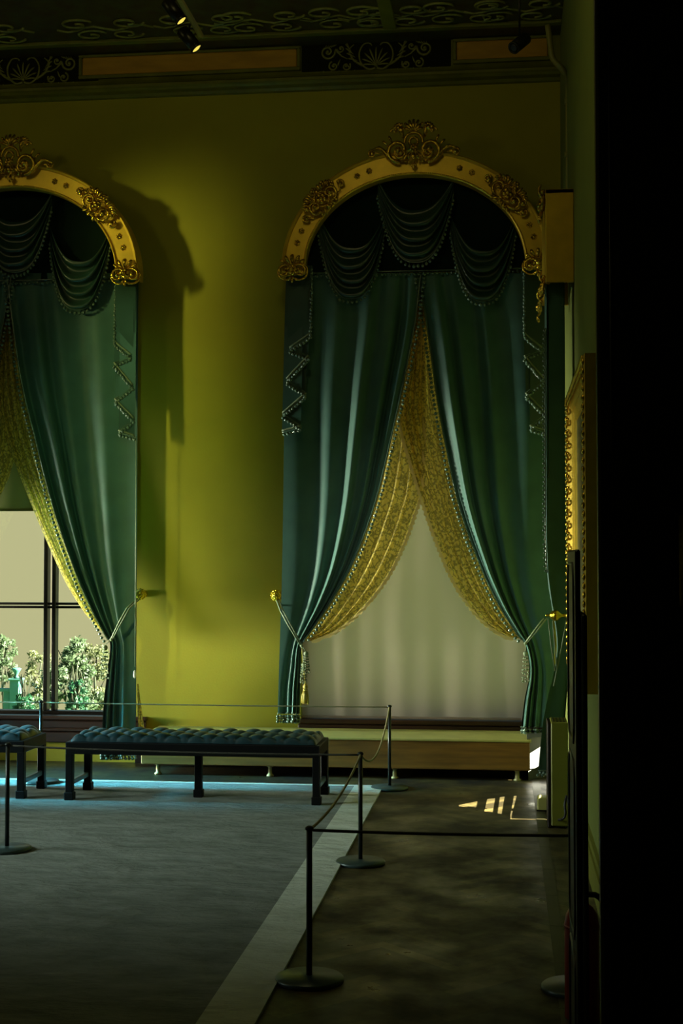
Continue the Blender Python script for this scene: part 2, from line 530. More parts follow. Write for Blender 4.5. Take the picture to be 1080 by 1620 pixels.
# parquet floor, herringbone planks
fl = MB(); tones = []
W_ = 0.07; N_ = 6
def plank(a, b, wx, wy):
    pts = []
    for dx, dy in ((0, 0), (wx, 0), (wx, wy), (0, wy)):
        g = 0.012
        px = (a + (dx - g if dx else g)) * W_; py = (b + (dy - g if dy else g)) * W_
        pts.append(((px - py) * .7071 - 0.2, (px + py) * .7071 + 7.0, 0.0))
    cx = sum(p[0] for p in pts) / 4; cy = sum(p[1] for p in pts) / 4
    if -1.35 < cx < XR + 0.1 and 2.5 < cy < D - 0.02:
        fl.add(pts, [(0, 1, 2, 3)], False)
        t = random.choice((0.55, 0.8, 1.0, 1.3)); tones.append(t)
for k in range(-110, 111):
    for m_ in range(-11, 12):
        plank(k + 2 * N_ * m_, k, N_, 1)
        plank(k + N_ + 2 * N_ * m_, k - N_ + 1, 1, N_)
nplank = len(fl.f)
fl.box((XL, YF, -0.1), (XR + 0.3, D + 0.3, -0.002))
floor = struct('floor', fl, M['parquet'])
at = floor.data.color_attributes.new('tone', 'FLOAT_COLOR', 'CORNER')
for poly in floor.data.polygons:
    t = tones[poly.index] if poly.index < nplank else 0.4
    for li in poly.loop_indices:
        at.data[li].color = (t, t, t, 1)
# straight border course of the parquet beside the right wall
bd = MB()
for i in range(14):
    bd.box((0.20, 3.0 + i * 0.6, -0.001), (0.26, 3.0 + i * 0.6 + 0.597, 0.003))
struct('trim_1', bd, M['border_course'], label='narrow pale border course of the parquet beside the right wall')

# ceiling
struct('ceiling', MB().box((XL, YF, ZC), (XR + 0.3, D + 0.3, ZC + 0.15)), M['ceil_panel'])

# window openings (world)
WX0 = P(476, 900, D).x; WX1 = P(850, 900, D).x
WZ0 = P(650, 1140, D).z; WZ1 = 3.75
holes = sorted([(WX0 - SHIFT, WX1 - SHIFT), (WX0, WX1)])
wb = MB(); x = XL - 0.2
for a, b in holes:
    wb.box((x, D, 0), (a, D + 0.35, ZC + .1))
    wb.box((a, D, 0), (b, D + 0.35, WZ0)); wb.box((a, D, WZ1), (b, D + 0.35, ZC + .1))
    x = b
wb.box((x, D, 0), (XR + 0.3, D + 0.35, ZC + .1))
struct('wall_back', wb, M['wall'])

# right wall: unseen louvred opening, and one added to light the corner block
OY0, OY1, OZ0, OZ1 = 9.27, 10.20, 0.10, 0.46
wr = MB()
wr.box((XR, YF, 0), (XR + 0.12, OY0, ZC + .1)); wr.box((XR, OY1, 0), (XR + 0.12, 10.92, ZC + .1)); wr.box((XR, 11.2, 0), (XR + 0.12, D, ZC + .1)); wr.box((XR, 10.92, 0), (XR + 0.12, 11.2, .21)); wr.box((XR, 10.92, .41), (XR + 0.12, 11.2, ZC + .1))
wr.box((XR, OY0, 0), (XR + 0.12, OY1, OZ0)); wr.box((XR, OY0, OZ1), (XR + 0.12, OY1, ZC + .1))
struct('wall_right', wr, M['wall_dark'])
lv = MB()
XS = XR + 0.055
def sun_back(x, y):
    q = F(x, y)
    return ((XS - q.x) * 0.5, q.y)          # the point of the shutter that this floor point sees the sun through
# gaps shaped to cast the sun patches on the floor: near-low, near-high, far-low, far-high corners
gaps = []
for (nr, nl, fr, fl_) in (((809, 1290), (804, 1290), (818, 1255), (811, 1255)), ((793, 1288), (784, 1286.5), (798, 1259.5), (788, 1261)),
                          ((779, 1285), (763, 1283.5), (783, 1262.5), (768, 1264)), ((752, 1280), (723, 1277), (755, 1267), (723, 1273.5))):
    gaps.append([sun_back(*p) for p in (nr, nl, fr, fl_)])
def board(poly):
    lv.quadbox([(XS, y_, z_) for z_, y_ in poly], (0.012, 0, 0))
NY = OY0 + 0.035
prev = None
for g in gaps:
    nl, nh, fl2, fh = g
    if prev is None:
        board([(OZ0 + .01, NY), (nl[0], NY), nl, fl2, (fl2[0], OY1), (OZ0 + .01, OY1)])
    else:
        pn, pf_ = prev
        board([(pn[0], OY0), (nl[0], OY0), nl, pn]); board([pn, nl, fl2, pf_]); board([pf_, fl2, (fl2[0], OY1), (pf_[0], OY1)])
    if prev is not None:
        board([(nl[0], OY0), (nh[0], OY0), nh, nl])
    board([fl2, fh, (fh[0], OY1), (fl2[0], OY1)])
    prev = (nh, fh)
board([(prev[0][0], OY0), (OZ1, OY0), (OZ1, OY1), (prev[1][0], OY1), prev[1], prev[0]])
struct('window_3', lv, M['frame_brown'], label='unseen low shutter, gaps shaped to cast the sun patches, behind the portiere on the right wall')
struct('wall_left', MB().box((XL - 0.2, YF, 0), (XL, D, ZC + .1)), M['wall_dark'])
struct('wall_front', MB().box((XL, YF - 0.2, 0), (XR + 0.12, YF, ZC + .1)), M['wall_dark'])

# baseboards
b1 = MB()
for a, b in ((XL, WX0 - SHIFT), (WX1 - SHIFT, WX0), (WX1, XR)):
    b1.box((a, D - 0.03, 0), (b, D, 0.16)); b1.box((a, D - 0.02, 0.16), (b, D, 0.19))
struct('baseboard_back', b1, M['frame_brown'])
b2 = MB()
b2.box((XR - 0.03, YF, 0), (XR, OY0, 0.16)); b2.box((XR - 0.02, YF, 0.16), (XR, OY0, 0.20))
struct('baseboard_right', b2, M['olive_paint'])

# cornice along the back wall: profile by pixel height at x=595
def zc(y, off):
    return P(595, y, D - off).z
prof = [(0.0, 141), (0.03, 138), (0.05, 133), (0.11, 128), (0.13, 124), (0.15, 121), (0.15, 117), (0.11, 115.5), (0.09, 112),
        (0.08, 108), (0.08, 68), (0.10, 65), (0.15, 62), (0.16, 58), (0.14, 55), (0.17, 53.5), (0.24, 52), (0.26, 47), (0.28, 45), (0.28, 36), (0.34, 34), (0.36, 29)]
cp = [(D - o, zc(y, o)) for o, y in prof] + [(D, ZC)]
cn = MB()
cn.sweep([lambda a, b, X=X: (X, a, b) for X in (XL, -6, -4, -2, 0, XR)], cp)
cornice = struct('trim_2', cn, M['ceil'], label='moulded olive cornice with frieze along the top of the back wall')
YFZ = D - 0.08
# ochre frieze panels
for k, (xa, xb) in enumerate(((131, 470), (722, 866))):
    p0 = P(xa, 80 if k == 0 else 66, YFZ); 
    def zz(px, f):
        # frieze zone runs parallel to the wall: interpolate its height at this column
        top = zc(73, 0.08); bot = zc(102, 0.08)
        return top + (bot - top) * f
    a = P(xa, 90, YFZ).x; b = P(xb, 90, YFZ).x
    pm = MB(); t, bo = zz(0, 0), zz(0, 1)
    pm.box((a, YFZ - 0.02, bo), (b, YFZ + 0.01, t), 0.008)
    pn = pm.build('ochre_panel', M['frieze_gold'], cornice); pn['label'] = 'flat ochre panel in the frieze'
    rm = MB()
    for z0, z1 in ((t, t + 0.022), (bo - 0.03, bo)):
        rm.box((a - 0.03, YFZ - 0.035, z0), (b + 0.03, YFZ, z1), 0.006)
    for x0 in (a - 0.03, b):
        rm.box((x0, YFZ - 0.03, bo), (x0 + 0.03, YFZ, t), 0.006)
    rm.build('panel_moulding', M['ceil'], cornice)

# ---------------------------------------------------------------- ornament kit: carved scrolls, petals, bosses in a local frame facing the room
class Orn:
    def __init__(self, origin, scale=1.0, rot=0.0, mirror=1, face=(0, -1, 0)):
        self.m = MB(); self.o = Vector(origin); self.s = scale; self.r = rot; self.k = mirror
        self.n = Vector(face); self.up = Vector((0, 0, 1)); self.rt = self.up.cross(self.n) * 1.0
    def w(self, x, z, d=0.0):
        x *= self.k
        c, s = math.cos(self.r), math.sin(self.r)
        X = (x * c - z * s) * self.s; Z = (x * s + z * c) * self.s
        return self.o + self.rt * X + self.up * Z + self.n * (d * self.s)
    def scroll(self, cx, cz, r, turns=1.4, a0=0.0, hand=1, t=0.02, d=0.03, tail=None, n=34):
        pts = []; rad = []
        if tail:
            for q in tail:
                pts.append(self.w(q[0], q[1], d * .6)); rad.append(t * self.s * .55)
        for i in range(n):
            f = i / (n - 1)
            a = a0 + hand * turns * 2 * PI * f
            rr = r * (1 - 0.82 * f)
            pts.append(self.w(cx + rr * math.cos(a), cz + rr * math.sin(a), d + 0.02 * f)); rad.append(t * self.s * (1.0 - .35 * f))
        self.m.tube(pts, rad, 7)
        self.m.ball(self.w(cx, cz, d + 0.02), t * 1.5 * self.s)
        return self
    def petal(self, x, z, ang, ln, wd, d=0.02, curl=0.03, ridge=True):
        pts = []; rad = []
        n = 9
        for i in range(n):
            f = i / (n - 1)
            pts.append(self.w(x + math.cos(ang) * ln * f, z + math.sin(ang) * ln * f, d + curl * math.sin(f * PI * .9) ))
            rad.append(max(0.0015, wd * self.s * (0.35 + 1.1 * f) * math.sqrt(max(0.0, 1 - f ** 3.2))))
        self.m.tube(pts, rad, 8, flat=(self.n, 0.5))
        return self
    def bar(self, pts, t0, t1=None, d=0.02, n=24):
        c = smooth_curve([(p[0], p[1], 0) for p in pts], n)
        t1 = t0 if t1 is None else t1
        self.m.tube([self.w(p[0], p[1], d) for p in c], [self.s * (t0 + (t1 - t0) * i / (n - 1)) for i in range(n)], 7)
        return self
    def ball(self, x, z, r, d=0.03):
        self.m.ball(self.w(x, z, d), r * self.s); return self
    def flower(self, x, z, r, n=6, d=0.03, a0=0.3):
        for i in range(n):
            a = a0 + 2 * PI * i / n
            self.m.ball(self.w(x + math.cos(a) * r * .62, z + math.sin(a) * r * .62, d), r * .46 * self.s)
        self.m.ball(self.w(x, z, d + r * .35), r * .4 * self.s)
        return self
    def ring(self, x, z, r, t, d=0.03, n=28, a0=0, a1=2 * PI):
        self.m.tube([self.w(x + r * math.cos(a0 + (a1 - a0) * i / n), z + r * math.sin(a0 + (a1 - a0) * i / n), d) for i in range(n + 1)], t * self.s, 7)
        return self

# relief of the frieze: a shell between leafy scrolls
def shell_relief(px):
    c = P(px, 91, YFZ); zt = zc(66, .08); zb = zc(113, .08)
    c.z = (zt + zb) / 2
    s = (zt - zb) / 1.0
    o = Orn(c, s)
    for i in range(9):
        a = PI * (0.02 + 0.96 * i / 8)
        o.petal(0, -0.30, a, 0.46 + 0.16 * math.sin(a), 0.035, 0.02, 0.09)
    o.ball(0, -0.30, 0.07, 0.06)
    for k in (1, -1):
        o.k = k
        o.bar([(0.02, -0.40), (0.25, -0.44), (0.50, -0.22), (0.56, 0.12), (0.42, 0.40), (0.22, 0.44), (0.14, 0.36)], 0.045, 0.025, 0.06)
        o.bar([(0.45, -0.30), (0.75, -0.10), (0.90, 0.22), (0.74, 0.42)], 0.05, 0.02, 0.05)
        for j in range(5):
            o.petal(0.62 + 0.07 * j, -0.12 + 0.11 * j, 0.25 + 0.22 * j, 0.34, 0.035, 0.02, 0.05)
        o.scroll(1.62, 0.20, 0.26, 1.5, PI * .9, 1, 0.042, 0.04, tail=[(0.95, -0.05), (1.15, 0.05)])
        o.scroll(1.18, 0.30, 0.13, 1.2, 0, -1, 0.03, 0.03)
        o.scroll(1.42, -0.28, 0.17, 1.3, PI * .4, -1, 0.036, 0.03)
        o.scroll(1.0, -0.30, 0.15, 1.2, PI * .8, 1, 0.035, 0.03)
        for j in range(5):
            o.ball(0.72 + 0.26 * j, -0.45, 0.03, 0.02)
            o.petal(1.30 + 0.09 * j, 0.46, -0.5 - .2 * j, 0.16, 0.022, 0.01, 0.04)
        o.petal(0.85, -0.40, 0.9, 0.26, 0.035); o.petal(1.20, -0.05, -1.2, 0.24, 0.03)
    return o.m
for px in (595, 38):
    xa_, xb_ = P(px - 118, 90, YFZ).x, P(px + 118, 90, YFZ).x
    MB().box((xa_, YFZ - .006, zc(110, .08)), (xb_, YFZ + .01, zc(67, .08)), .004).build('relief_ground', M['relief_ground'], cornice)
    m_ = shell_relief(px).build('shell_relief', M['relief'], cornice)
    m_['label'] = 'carved plaster shell between leafy scrolls'

# ceiling ribs and panel ornament
rb = MB()
zr = ZC - 0.03
yb = D - 0.36
rb.box((XL, yb - 0.07, zr), (XR, yb, ZC), 0.006)
for px in (612, -40):
    xx = F(px, 20, ZC).x if False else P(px, 20, 10.8).x
    rb.box((xx - 0.055, 3, zr), (xx + 0.055, yb - 0.07, ZC), 0.01)
struct('trim_3', rb, M['ceil'], label='flat olive ribs framing the ceiling panels')
orn = MB()
for cx_ in (-5.0, -4.2, -3.2, -2.4, -1.9, -1.2, -0.9, -0.3, 0.1):
    for k in (1, -1):
        for j, cy_ in enumerate((10.95, 10.72)):
            pts = []
            for i in range(26):
                f = i / 25; a = k * (0.3 + f * 7.5); r = 0.10 * (1 - .75 * f)
                pts.append((cx_ + k * (0.15 + 0.06 * j) + r * math.cos(a) * 1.4, cy_ + r * math.sin(a), ZC - 0.006 - 0.01 * f))
            orn.tube(pts, 0.011, 6)
    orn.tube([(cx_ - 0.4 + 0.08 * i, 10.83 + 0.05 * math.sin(i * 1.3), ZC - 0.006) for i in range(11)], 0.010, 6)
struct('trim_4', orn, M['relief'], label='painted plaster scrollwork in the ceiling panels')

# ---------------------------------------------------------------- windows
YW = D + 0.16
def bar_px(mb, xa, ya, xb, yb_, Y, t=0.05, bev=0.006):
    a = P(xa, ya, Y); b = P(xb, yb_, Y)
    mb.box((min(a.x, b.x), Y - t / 2, min(a.z, b.z)), (max(a.x, b.x), Y + t / 2, max(a.z, b.z)), bev)
def window(name, x0, x1, lab, mid, trans, dbl):
    fr = MB()
    fr.box((x0, YW - .06, WZ0), (x0 + 0.07, YW + .06, WZ1), .008); fr.box((x1 - 0.07, YW - .06, WZ0), (x1, YW + .06, WZ1), .008)
    fr.box((x0, YW - .06, WZ0), (x1, YW + .06, WZ0 + 0.03), .008); fr.box((x0, YW - .06, WZ1 - 0.07), (x1, YW + .06, WZ1), .008)
    w_ = struct(name, fr, M['frame_brown'], label=lab)
    st = MB()
    for xm in mid:
        st.box((xm - 0.017, YW - .045, WZ0 + .03), (xm + 0.017, YW + .045, WZ1 - .07), .005)
    st.build('mullion', M['frame_brown'], w_)
    tr = MB()
    for zt in trans:
        tr.box((x0 + .07, YW - .03, zt - .010), (x1 - .07, YW + .03, zt + .010), .004)
    if trans:
        tr.build('transom', M['frame_brown'], w_)
    xs = [x0 + .07] + sorted(mid) + [x1 - .07]
    zs = [WZ0 + .03] + sorted(trans) + [WZ1 - .07]
    for a, b in zip(xs, xs[1:]):
        if b - a < .08:
            continue
        MB().box((a, YW - .004, zs[0]), (b, YW + .004, zs[-1])).build('pane', M['glass'], w_)
    return w_
mx1 = P(74, 1000, YW).x; mx2 = P(87, 1000, YW).x; mz = P(40, 957, YW).z
window('window_1', WX0 - SHIFT, WX1 - SHIFT, 'left window with dark brown bars looking out on the garden trees', [mx1, mx2], [mz + .012, mz - .018], True)
window('window_2', WX0, WX1, 'right window hidden behind the lowered taupe blind', [], [], False)
# sills
for nm, x0, x1, lab in (('trim_5', WX0 - SHIFT - .1, WX1 - SHIFT + .1, 'dark brown sill of the left window'), ('trim_6', WX0 - .03, WX1 + .04, 'dark red-brown sill under the taupe blind')):
    s_ = MB()
    s_.box((x0, D - .05, WZ0 - .03), (x1, D + .1, WZ0 + .004), .008)
    s_.box((x0 + .01, D - .03, WZ0 - .10), (x1 - .01, D, WZ0 - .035), .006)
    s_.box((x0 + .01, D - .045, WZ0 - .125), (x1 - .01, D, WZ0 - .10), .006)
    if nm == 'trim_5':
        s_.box((x0 + .01, D - .03, WZ0 - .22), (x1 - .01, D, WZ0 - .13), .006)
    struct(nm, s_, M['darkwood'], label=lab)

# ---------------------------------------------------------------- blinds
def blind(name, x0, x1, z0, z1, Y, m, label):
    t = thing(name, label, 'blind', ((x0 + x1) / 2, Y, z0))
    def fn(u, v):
        X = x0 + (x1 - x0) * u
        d = 0.006 * math.sin(u * 23 + 1.2 * math.sin(v * 3)) + 0.004 * math.sin(u * 51 + 2)
        return (X, Y + d * (0.3 + 0.7 * (1 - v)), z0 + (z1 - z0) * v)
    MB().grid(fn, 120, 30).build('blind_cloth', m, t)
    MB().box((x0, Y - .012, z0 - .004), (x1, Y + .012, z0 + .018), .005).build('bottom_bar', m, t)
    MB().lathe([(0.03, x0), (0.03, x1)], (0, Y + .03, z1), 14, 'X').build('roller', M['frame_brown'], t)
    return t
YB = D + 0.03
blind('roller_blind', WX0 + .005, WX1 - .005, WZ0 + .012, WZ1 - .06, YB, M['blind'], 'taupe roller blind pulled right down over the right window')
blind('roller_blind', WX0 - SHIFT + .01, WX1 - SHIFT - .01, P(40, 808, YB).z, WZ1 - .06, YB, M['blind_dark'], 'dark olive roller blind halfway down over the left garden window')

# ---------------------------------------------------------------- gilded arched pelmets
YP = 11.12
pc = P(655, 255, YP); z_sp = P(462, 425, YP).z
ACX = pc.x; AA = ACX - P(464, 430, YP).x; AB = P(655, 257, YP).z - z_sp
def arch_pt(th):
    return Vector((ACX + AA * math.cos(th), 0, z_sp + AB * math.sin(th)))
def arch_nrm(th):
    n = Vector((math.cos(th) * AB, 0, math.sin(th) * AA)); return n.normalized()
BWD = 0.098
def make_pelmet():
    t = thing('arched_pelmet', 'gilded arched pelmet over the right window with the taupe blind', 'pelmet', (ACX, D, z_sp))
    frames = []
    N = 72
    for i in range(N + 1):
        th = -0.06 + (PI + 0.12) * i / N
        p = arch_pt(th); n = arch_nrm(th)
        frames.append(lambda a, b, p=p, n=n: (p.x + n.x * a, YP - b, p.z + n.z * a))
    W = BWD
    pf = [(-W, -.10), (-W, .006), (-W + .006, .012), (-W + .016, .012), (-W + .02, .002), (W - .03, .004), (W - .025, .016), (W - .010, .024), (W, .014), (W, -.15), (W - .015, -.15), (W - .02, -.10)]
    m_ = MB().sweep(frames, pf, closed=True)
    m_.sm = [True] * len(m_.f)
    ab = m_.build('arch_band', M['gold_band'], t)
    em = ab.modifiers.new('edge', 'EDGE_SPLIT'); em.split_angle = math.radians(35)
    bm_ = MB()
    for i in range(190):
        th = 0.02 + (PI - .04) * i / 189
        p = arch_pt(th) - arch_nrm(th) * (W - .011)
        bm_.ball((p.x, YP - .014, p.z), 0.0068)
    bm_.build('bead_moulding', M['gold_band'], t)
    # crown
    o = Orn((ACX, YP - .02, P(655, 238, YP).z), 1.0)
    for k in (1, -1):
        o.k = k
        o.scroll(0.125, -0.015, 0.095, 1.35, PI * 1.45, 1, 0.019, 0.035)
        o.scroll(0.10, -0.04, 0.055, 1.0, PI * .2, -1, 0.013, 0.05)
        o.bar([(0.20, -.06), (0.25, -.005), (0.30, .01), (0.35, -.015)], .022, .008, .03)
        o.scroll(0.335, -0.035, 0.036, 1.1, PI * .6, -1, .011, .025)
        for j in range(4):
            o.petal(0.17 + .03 * j, 0.045 - .025 * j, 1.1 - .35 * j, 0.075, 0.012, .02, .02)
        o.petal(0.085, 0.095, 1.25, 0.11, 0.026, .02, .03)
        for j in range(5):
            a = 1.25 - .9 + .45 * j
            o.petal(0.115, 0.16, a - .1, 0.055, 0.012, .035, .02)
        o.ball(0.12, 0.165, .022, .05)
        o.scroll(0.155, 0.14, .03, 1.0, 0, 1, .009, .04)
        for j in range(4):
            o.ball(0.04 + .028 * j, -0.105 + .004 * j, .011, .03)
        o.petal(0.03, -.03, -.9, .09, .012, .05, .02)
    o.k = 1
    o.ring(0, 0.055, .072, .013, .045, a0=-.2, a1=PI + .2); o.ring(0, 0.05, .034, .012, .06)
    o.flower(0, -.005, .036, 6, .07)
    for j in range(7):
        o.petal(0, 0.13, PI * (.14 + .12 * j), 0.085 + .02 * math.sin(PI * j / 6), 0.014, .03, .03)
    for j in range(7):
        a = PI * (.14 + .12 * j)
        o.ball(math.cos(a) * .098, 0.13 + math.sin(a) * .098, .012, .04)
    o.petal(0, -.03, -PI / 2, .07, .02, .06, .02); o.petal(.02, -.04, -1.2, .06, .013, .05); o.petal(-.02, -.04, -1.94, .06, .013, .05)
    o.petal(0, -.10, -PI / 2, .07, .014, .03, .01); o.petal(0, -.11, -PI / 2 - .5, .045, .009, .03, .01); o.petal(0, -.11, -PI / 2 + .5, .045, .009, .03, .01)
    o.m.build('crown_cartouche', M['gold'], t)
    # side cartouches
    for s in (1, -1):
        th = PI / 2 + s * 0.86
        p = arch_pt(th)
        o = Orn((p.x, YP - .02, p.z), 0.98, s * 0.80, s * 1)
        for k in (1, -1):
            o.k = k
            o.scroll(0.085, -0.01, .062, 1.3, PI * 1.4, 1, .014, .035)
            o.scroll(0.145, 0.03, .030, 1.1, PI, -1, .010, .03, tail=[(0.06, 0.09), (0.11, 0.075)])
            o.scroll(0.20, -.02, .034, 1.2, PI * .5, -1, .011, .02, tail=[(0.13, -.05), (0.16, -.055)])
            for j in range(5):
                o.petal(0.05 + .012 * j, 0.05, 1.5 - .3 * j, 0.07, .012, .03, .02)
            o.ball(0.05, -.085, .018, .03); o.ball(.085, -.09, .013, .03); o.ball(.10, .10, .016, .035)
            o.petal(0.02, -.05, -1.0, .085, .013, .03, .02)
        o.k = 1
        o.flower(0, .09, .036, 6, .04); o.flower(0, 0.0, .045, 5, .06); o.ring(0, .0, .062, .010, .04)
        o.petal(0, -.05, -PI / 2, .07, .018, .04, .02)
        o.m.build('side_cartouche', M['gold'], t)
    # end rosettes
    for s in (1, -1):
        p = Vector((ACX + s * AA, 0, z_sp - 0.02))
        o = Orn((p.x, YP - .03, p.z), 1.0, 0, 1)
        for k in (1, -1):
            o.k = k
            o.scroll(0.062, -.015, .058, 1.25, PI * .75, -1, .012, .03)
            o.ring(0.055, -.015, .066, .009, .01, a0=-PI * .7, a1=PI * .7)
            o.petal(.02, .05, 1.0, .075, .014, .03, .02); o.petal(.05, .045, .6, .06, .011, .03, .02)
            o.ball(.045, .085, .017, .035); o.ball(.03, -.08, .013, .03)
        o.k = 1
        o.flower(0, -.005, .045, 7, .05); o.ball(0, -.005, .02, .08)
        o.petal(0, .05, PI / 2, .07, .018, .04, .02); o.ball(0, .11, .017, .035)
        o.petal(0, -.06, -PI / 2, .05, .012, .03, .02); o.petal(0, -.05, -PI / 2 + .6, .045, .01, .03); o.petal(0, -.05, -PI / 2 - .6, .045, .01, .03)
        o.m.build('end_rosette', M['gold'], t)
    # flower studs in pairs
    for th in (PI / 2 + .38, PI / 2 + .49, PI / 2 - .38, PI / 2 - .49, PI / 2 + 1.20, PI / 2 + 1.32, PI / 2 - 1.20, PI / 2 - 1.32):
        p = arch_pt(th)
        Orn((p.x, YP + .006, p.z), 1).flower(0, 0, .026, 6, .008).m.build('flower_stud', M['gold'], t)
    return t
pel = make_pelmet()
copy_thing(pel, (-SHIFT, 0, 0), 'gilded arched pelmet over the left garden window, cut by the photo edge')

# ---------------------------------------------------------------- fringe of small hanging beads along a path
def fringe(path, mb=None, spacing=0.021, drop=(0, 0, -0.022), r=0.0075, out=0.0, tape=0.006):
    mb = mb or MB()
    path = [Vector(p) for p in path]
    mb.tube(path, tape, 6)
    acc = 0
    d = Vector(drop)
    L = 0
    for a, b in zip(path, path[1:]):
        seg = (b - a).length
        while acc <= L + seg:
            f = (acc - L) / max(seg, 1e-9)
            p = a.lerp(b, f)
            j = Vector((random.uniform(-.003, .003), -out + random.uniform(-.003, .003), random.uniform(-.003, .003)))
            q = p + d + j
            mb.tube([p, q], 0.0016, 4, cap=False)
            mb.ball(q, r * random.uniform(.85, 1.15))
            acc += spacing
        L += seg
    return mb

# ---------------------------------------------------------------- valance: backing, three swags, two jabots
YV = 11.27
def swag(cx, wtop, wbot, ytop, ybot, Yb, seed, top_open):
    """px: centre, half widths at top and belly, top and bottom rows"""
    rnd = random.Random(seed)
    ph = rnd.uniform(0, 6)
    def uv(u, v):
        a = 2 * u - 1
        # v 0: uppermost fold, 1: lower hem. Sides climb to the top corners
        depth = top_open + (1 - top_open) * v
        sag = (1 - abs(a) ** 2.7) 
        wid = wtop * (1 - .16 * v) if False else wtop + (wbot - wtop) * sag * .55
        side = 0.10 * (1 - v)
        x = cx + a * wid * (1 - side * sag)
        y = ytop + (ybot - ytop) * depth * sag + (1 - sag) * (v * 26)
        skew = 3 * math.sin(v * 9 + ph) * sag
        y += skew * a
        fold = math.sin((v ** 1.15) * 2 * PI * 3.3 + ph + .6 * a * sag)
        prof_ = abs(fold) ** .6 * (1 if fold > 0 else -1)
        d = 0.060 * sag ** .7 * (0.35 + .65 * v) + 0.032 * prof_ * (sag ** .35)
        return P(x, y, Yb - d)
    m_ = MB().grid(uv, 60, 90)
    hem = [uv(i / 80, 1.0) + Vector((0, -.004, 0)) for i in range(81)]
    return m_, hem
def jabot(edge_px, side_px, Yb):
    """cascade: folded tail with zigzag hem. side_px straight side, edge_px zigzag hem points from top to bottom"""
    sx = by_y(side_px)
    zz_ = edge_px
    n = len(zz_)
    m_ = MB()
    hem3 = []
    y0 = side_px[0][1]
    for k in range(n - 1):
        a = zz_[k]; b = zz_[k + 1]
        dep = Yb - (0.014 if k % 2 == 0 else 0.036)
        dep2 = Yb - (0.036 if k % 2 == 0 else 0.014)
        def fn(u, v, a=a, b=b, dep=dep, dep2=dep2):
            ex = a[0] + (b[0] - a[0]) * v; ey = a[1] + (b[1] - a[1]) * v
            # every strip hangs from the heading to its stretch of hem
            ty = y0
            tx = sx(ty) + (a[0] - sx(ty)) * 0.0
            far = max(abs(p[0] - sx(p[1])) for p in zz_)
            tx = side_px[0][0] + (zz_[0][0] - side_px[0][0]) * min(1.0, abs(ex - sx(ey)) / far)
            x = tx + (ex - tx) * (u ** .8); y = ty + (ey - ty) * u
            return P(x, y, dep + (dep2 - dep) * v + .008 * math.sin(u * 4 + k) - .0015 * k)
        m_.grid(fn, 14, 10)
        for i in range(9):
            v = i / 8
            hem3.append(P(a[0] + (b[0] - a[0]) * v, a[1] + (b[1] - a[1]) * v, dep + (dep2 - dep) * v - .006 - .0015 * k))
    return m_, hem3
def hem_tape(h, parent):
    for k in (1, 3, 5, 7):
        MB().tube([q + Vector((0, -.008, .004)) for q in h[k * 9:k * 9 + 9]], .0085, 6).build('hem_tape', M['cord'], parent)
def make_valance():
    t = thing('swag_valance', 'dark green swag valance of the right window above the taupe blind', 'valance', (ACX, D, z_sp))
    # backing filling the arch down to the beaded line
    bk = MB()
    zb = P(655, 430, YV).z
    N = 40
    vs = []; fs = []
    for i in range(N + 1):
        th = PI * i / N
        p = arch_pt(th) - arch_nrm(th) * .02
        p.z = max(p.z, zb + .01)
        for j in range(7):
            f = j / 6
            zz_ = p.z + (zb - p.z) * f
            vs.append((p.x, YV + .03 + .008 * math.sin(p.x * 42) * f, zz_))
    for i in range(N):
        for j in range(6):
            a = i * 7 + j
            fs.append((a, a + 7, a + 8, a + 1))
    bk.add(vs, fs)
    b_ = bk.build('backing', M['lining'], t)
    hem = [Vector((P(480, 430, YV).x + (P(832, 430, YV).x - P(480, 430, YV).x) * i / 60, YV + .01, zb + .01)) for i in range(61)]
    fringe(hem, None, .038, (0, -.02, -.028), .0130).build('bead_fringe', M['bead'], b_)
    for (cx, wt, wb_, yt, yb_, Yb, sd, op) in ((556, 53, 57, 335, 472, 11.25, 3, .42), (764, 52, 57, 338, 476, 11.25, 8, .43), (657, 60, 62, 282, 415, 11.21, 5, .38)):
        m_, h_ = swag(cx, wt, wb_, yt, yb_, Yb, sd, op)
        s_ = m_.build('swag', M['satin'], t)
        fringe(h_, None, .036, (0, -.006, -.034), .0140).build('bead_fringe', M['bead'], s_)
    # jabots: left cascade
    m_, h_ = jabot([(493, 420), (491, 528), (458, 551), (488, 563), (453, 600), (484, 622), (447, 654), (476, 674), (446, 682)], [(453, 420), (446, 682)], 11.19)
    s_ = m_.build('jabot', M['satin'], t)
    hem_tape(h_, s_)
    fringe(h_, fringe([q + Vector((.004, -.003, -.012)) for q in h_], None, .028, (0, -.006, -.022), .0115), .030, (0, -.008, -.036), .0135).build('bead_fringe', M['bead'], s_)
    m_, h_ = jabot([(829, 420), (829, 528), (857, 551), (829, 563), (860, 600), (831, 622), (863, 654), (838, 674), (864, 682)], [(864, 420), (864, 682)], 11.19)
    s_ = m_.build('jabot', M['satin'], t)
    hem_tape(h_, s_)
    fringe(h_, fringe([q + Vector((.004, -.003, -.012)) for q in h_], None, .028, (0, -.006, -.022), .0115), .030, (0, -.008, -.036), .0135).build('bead_fringe', M['bead'], s_)
    return t
val = make_valance()
copy_thing(val, (-SHIFT, 0, 0), 'dark green swag valance of the left garden window')

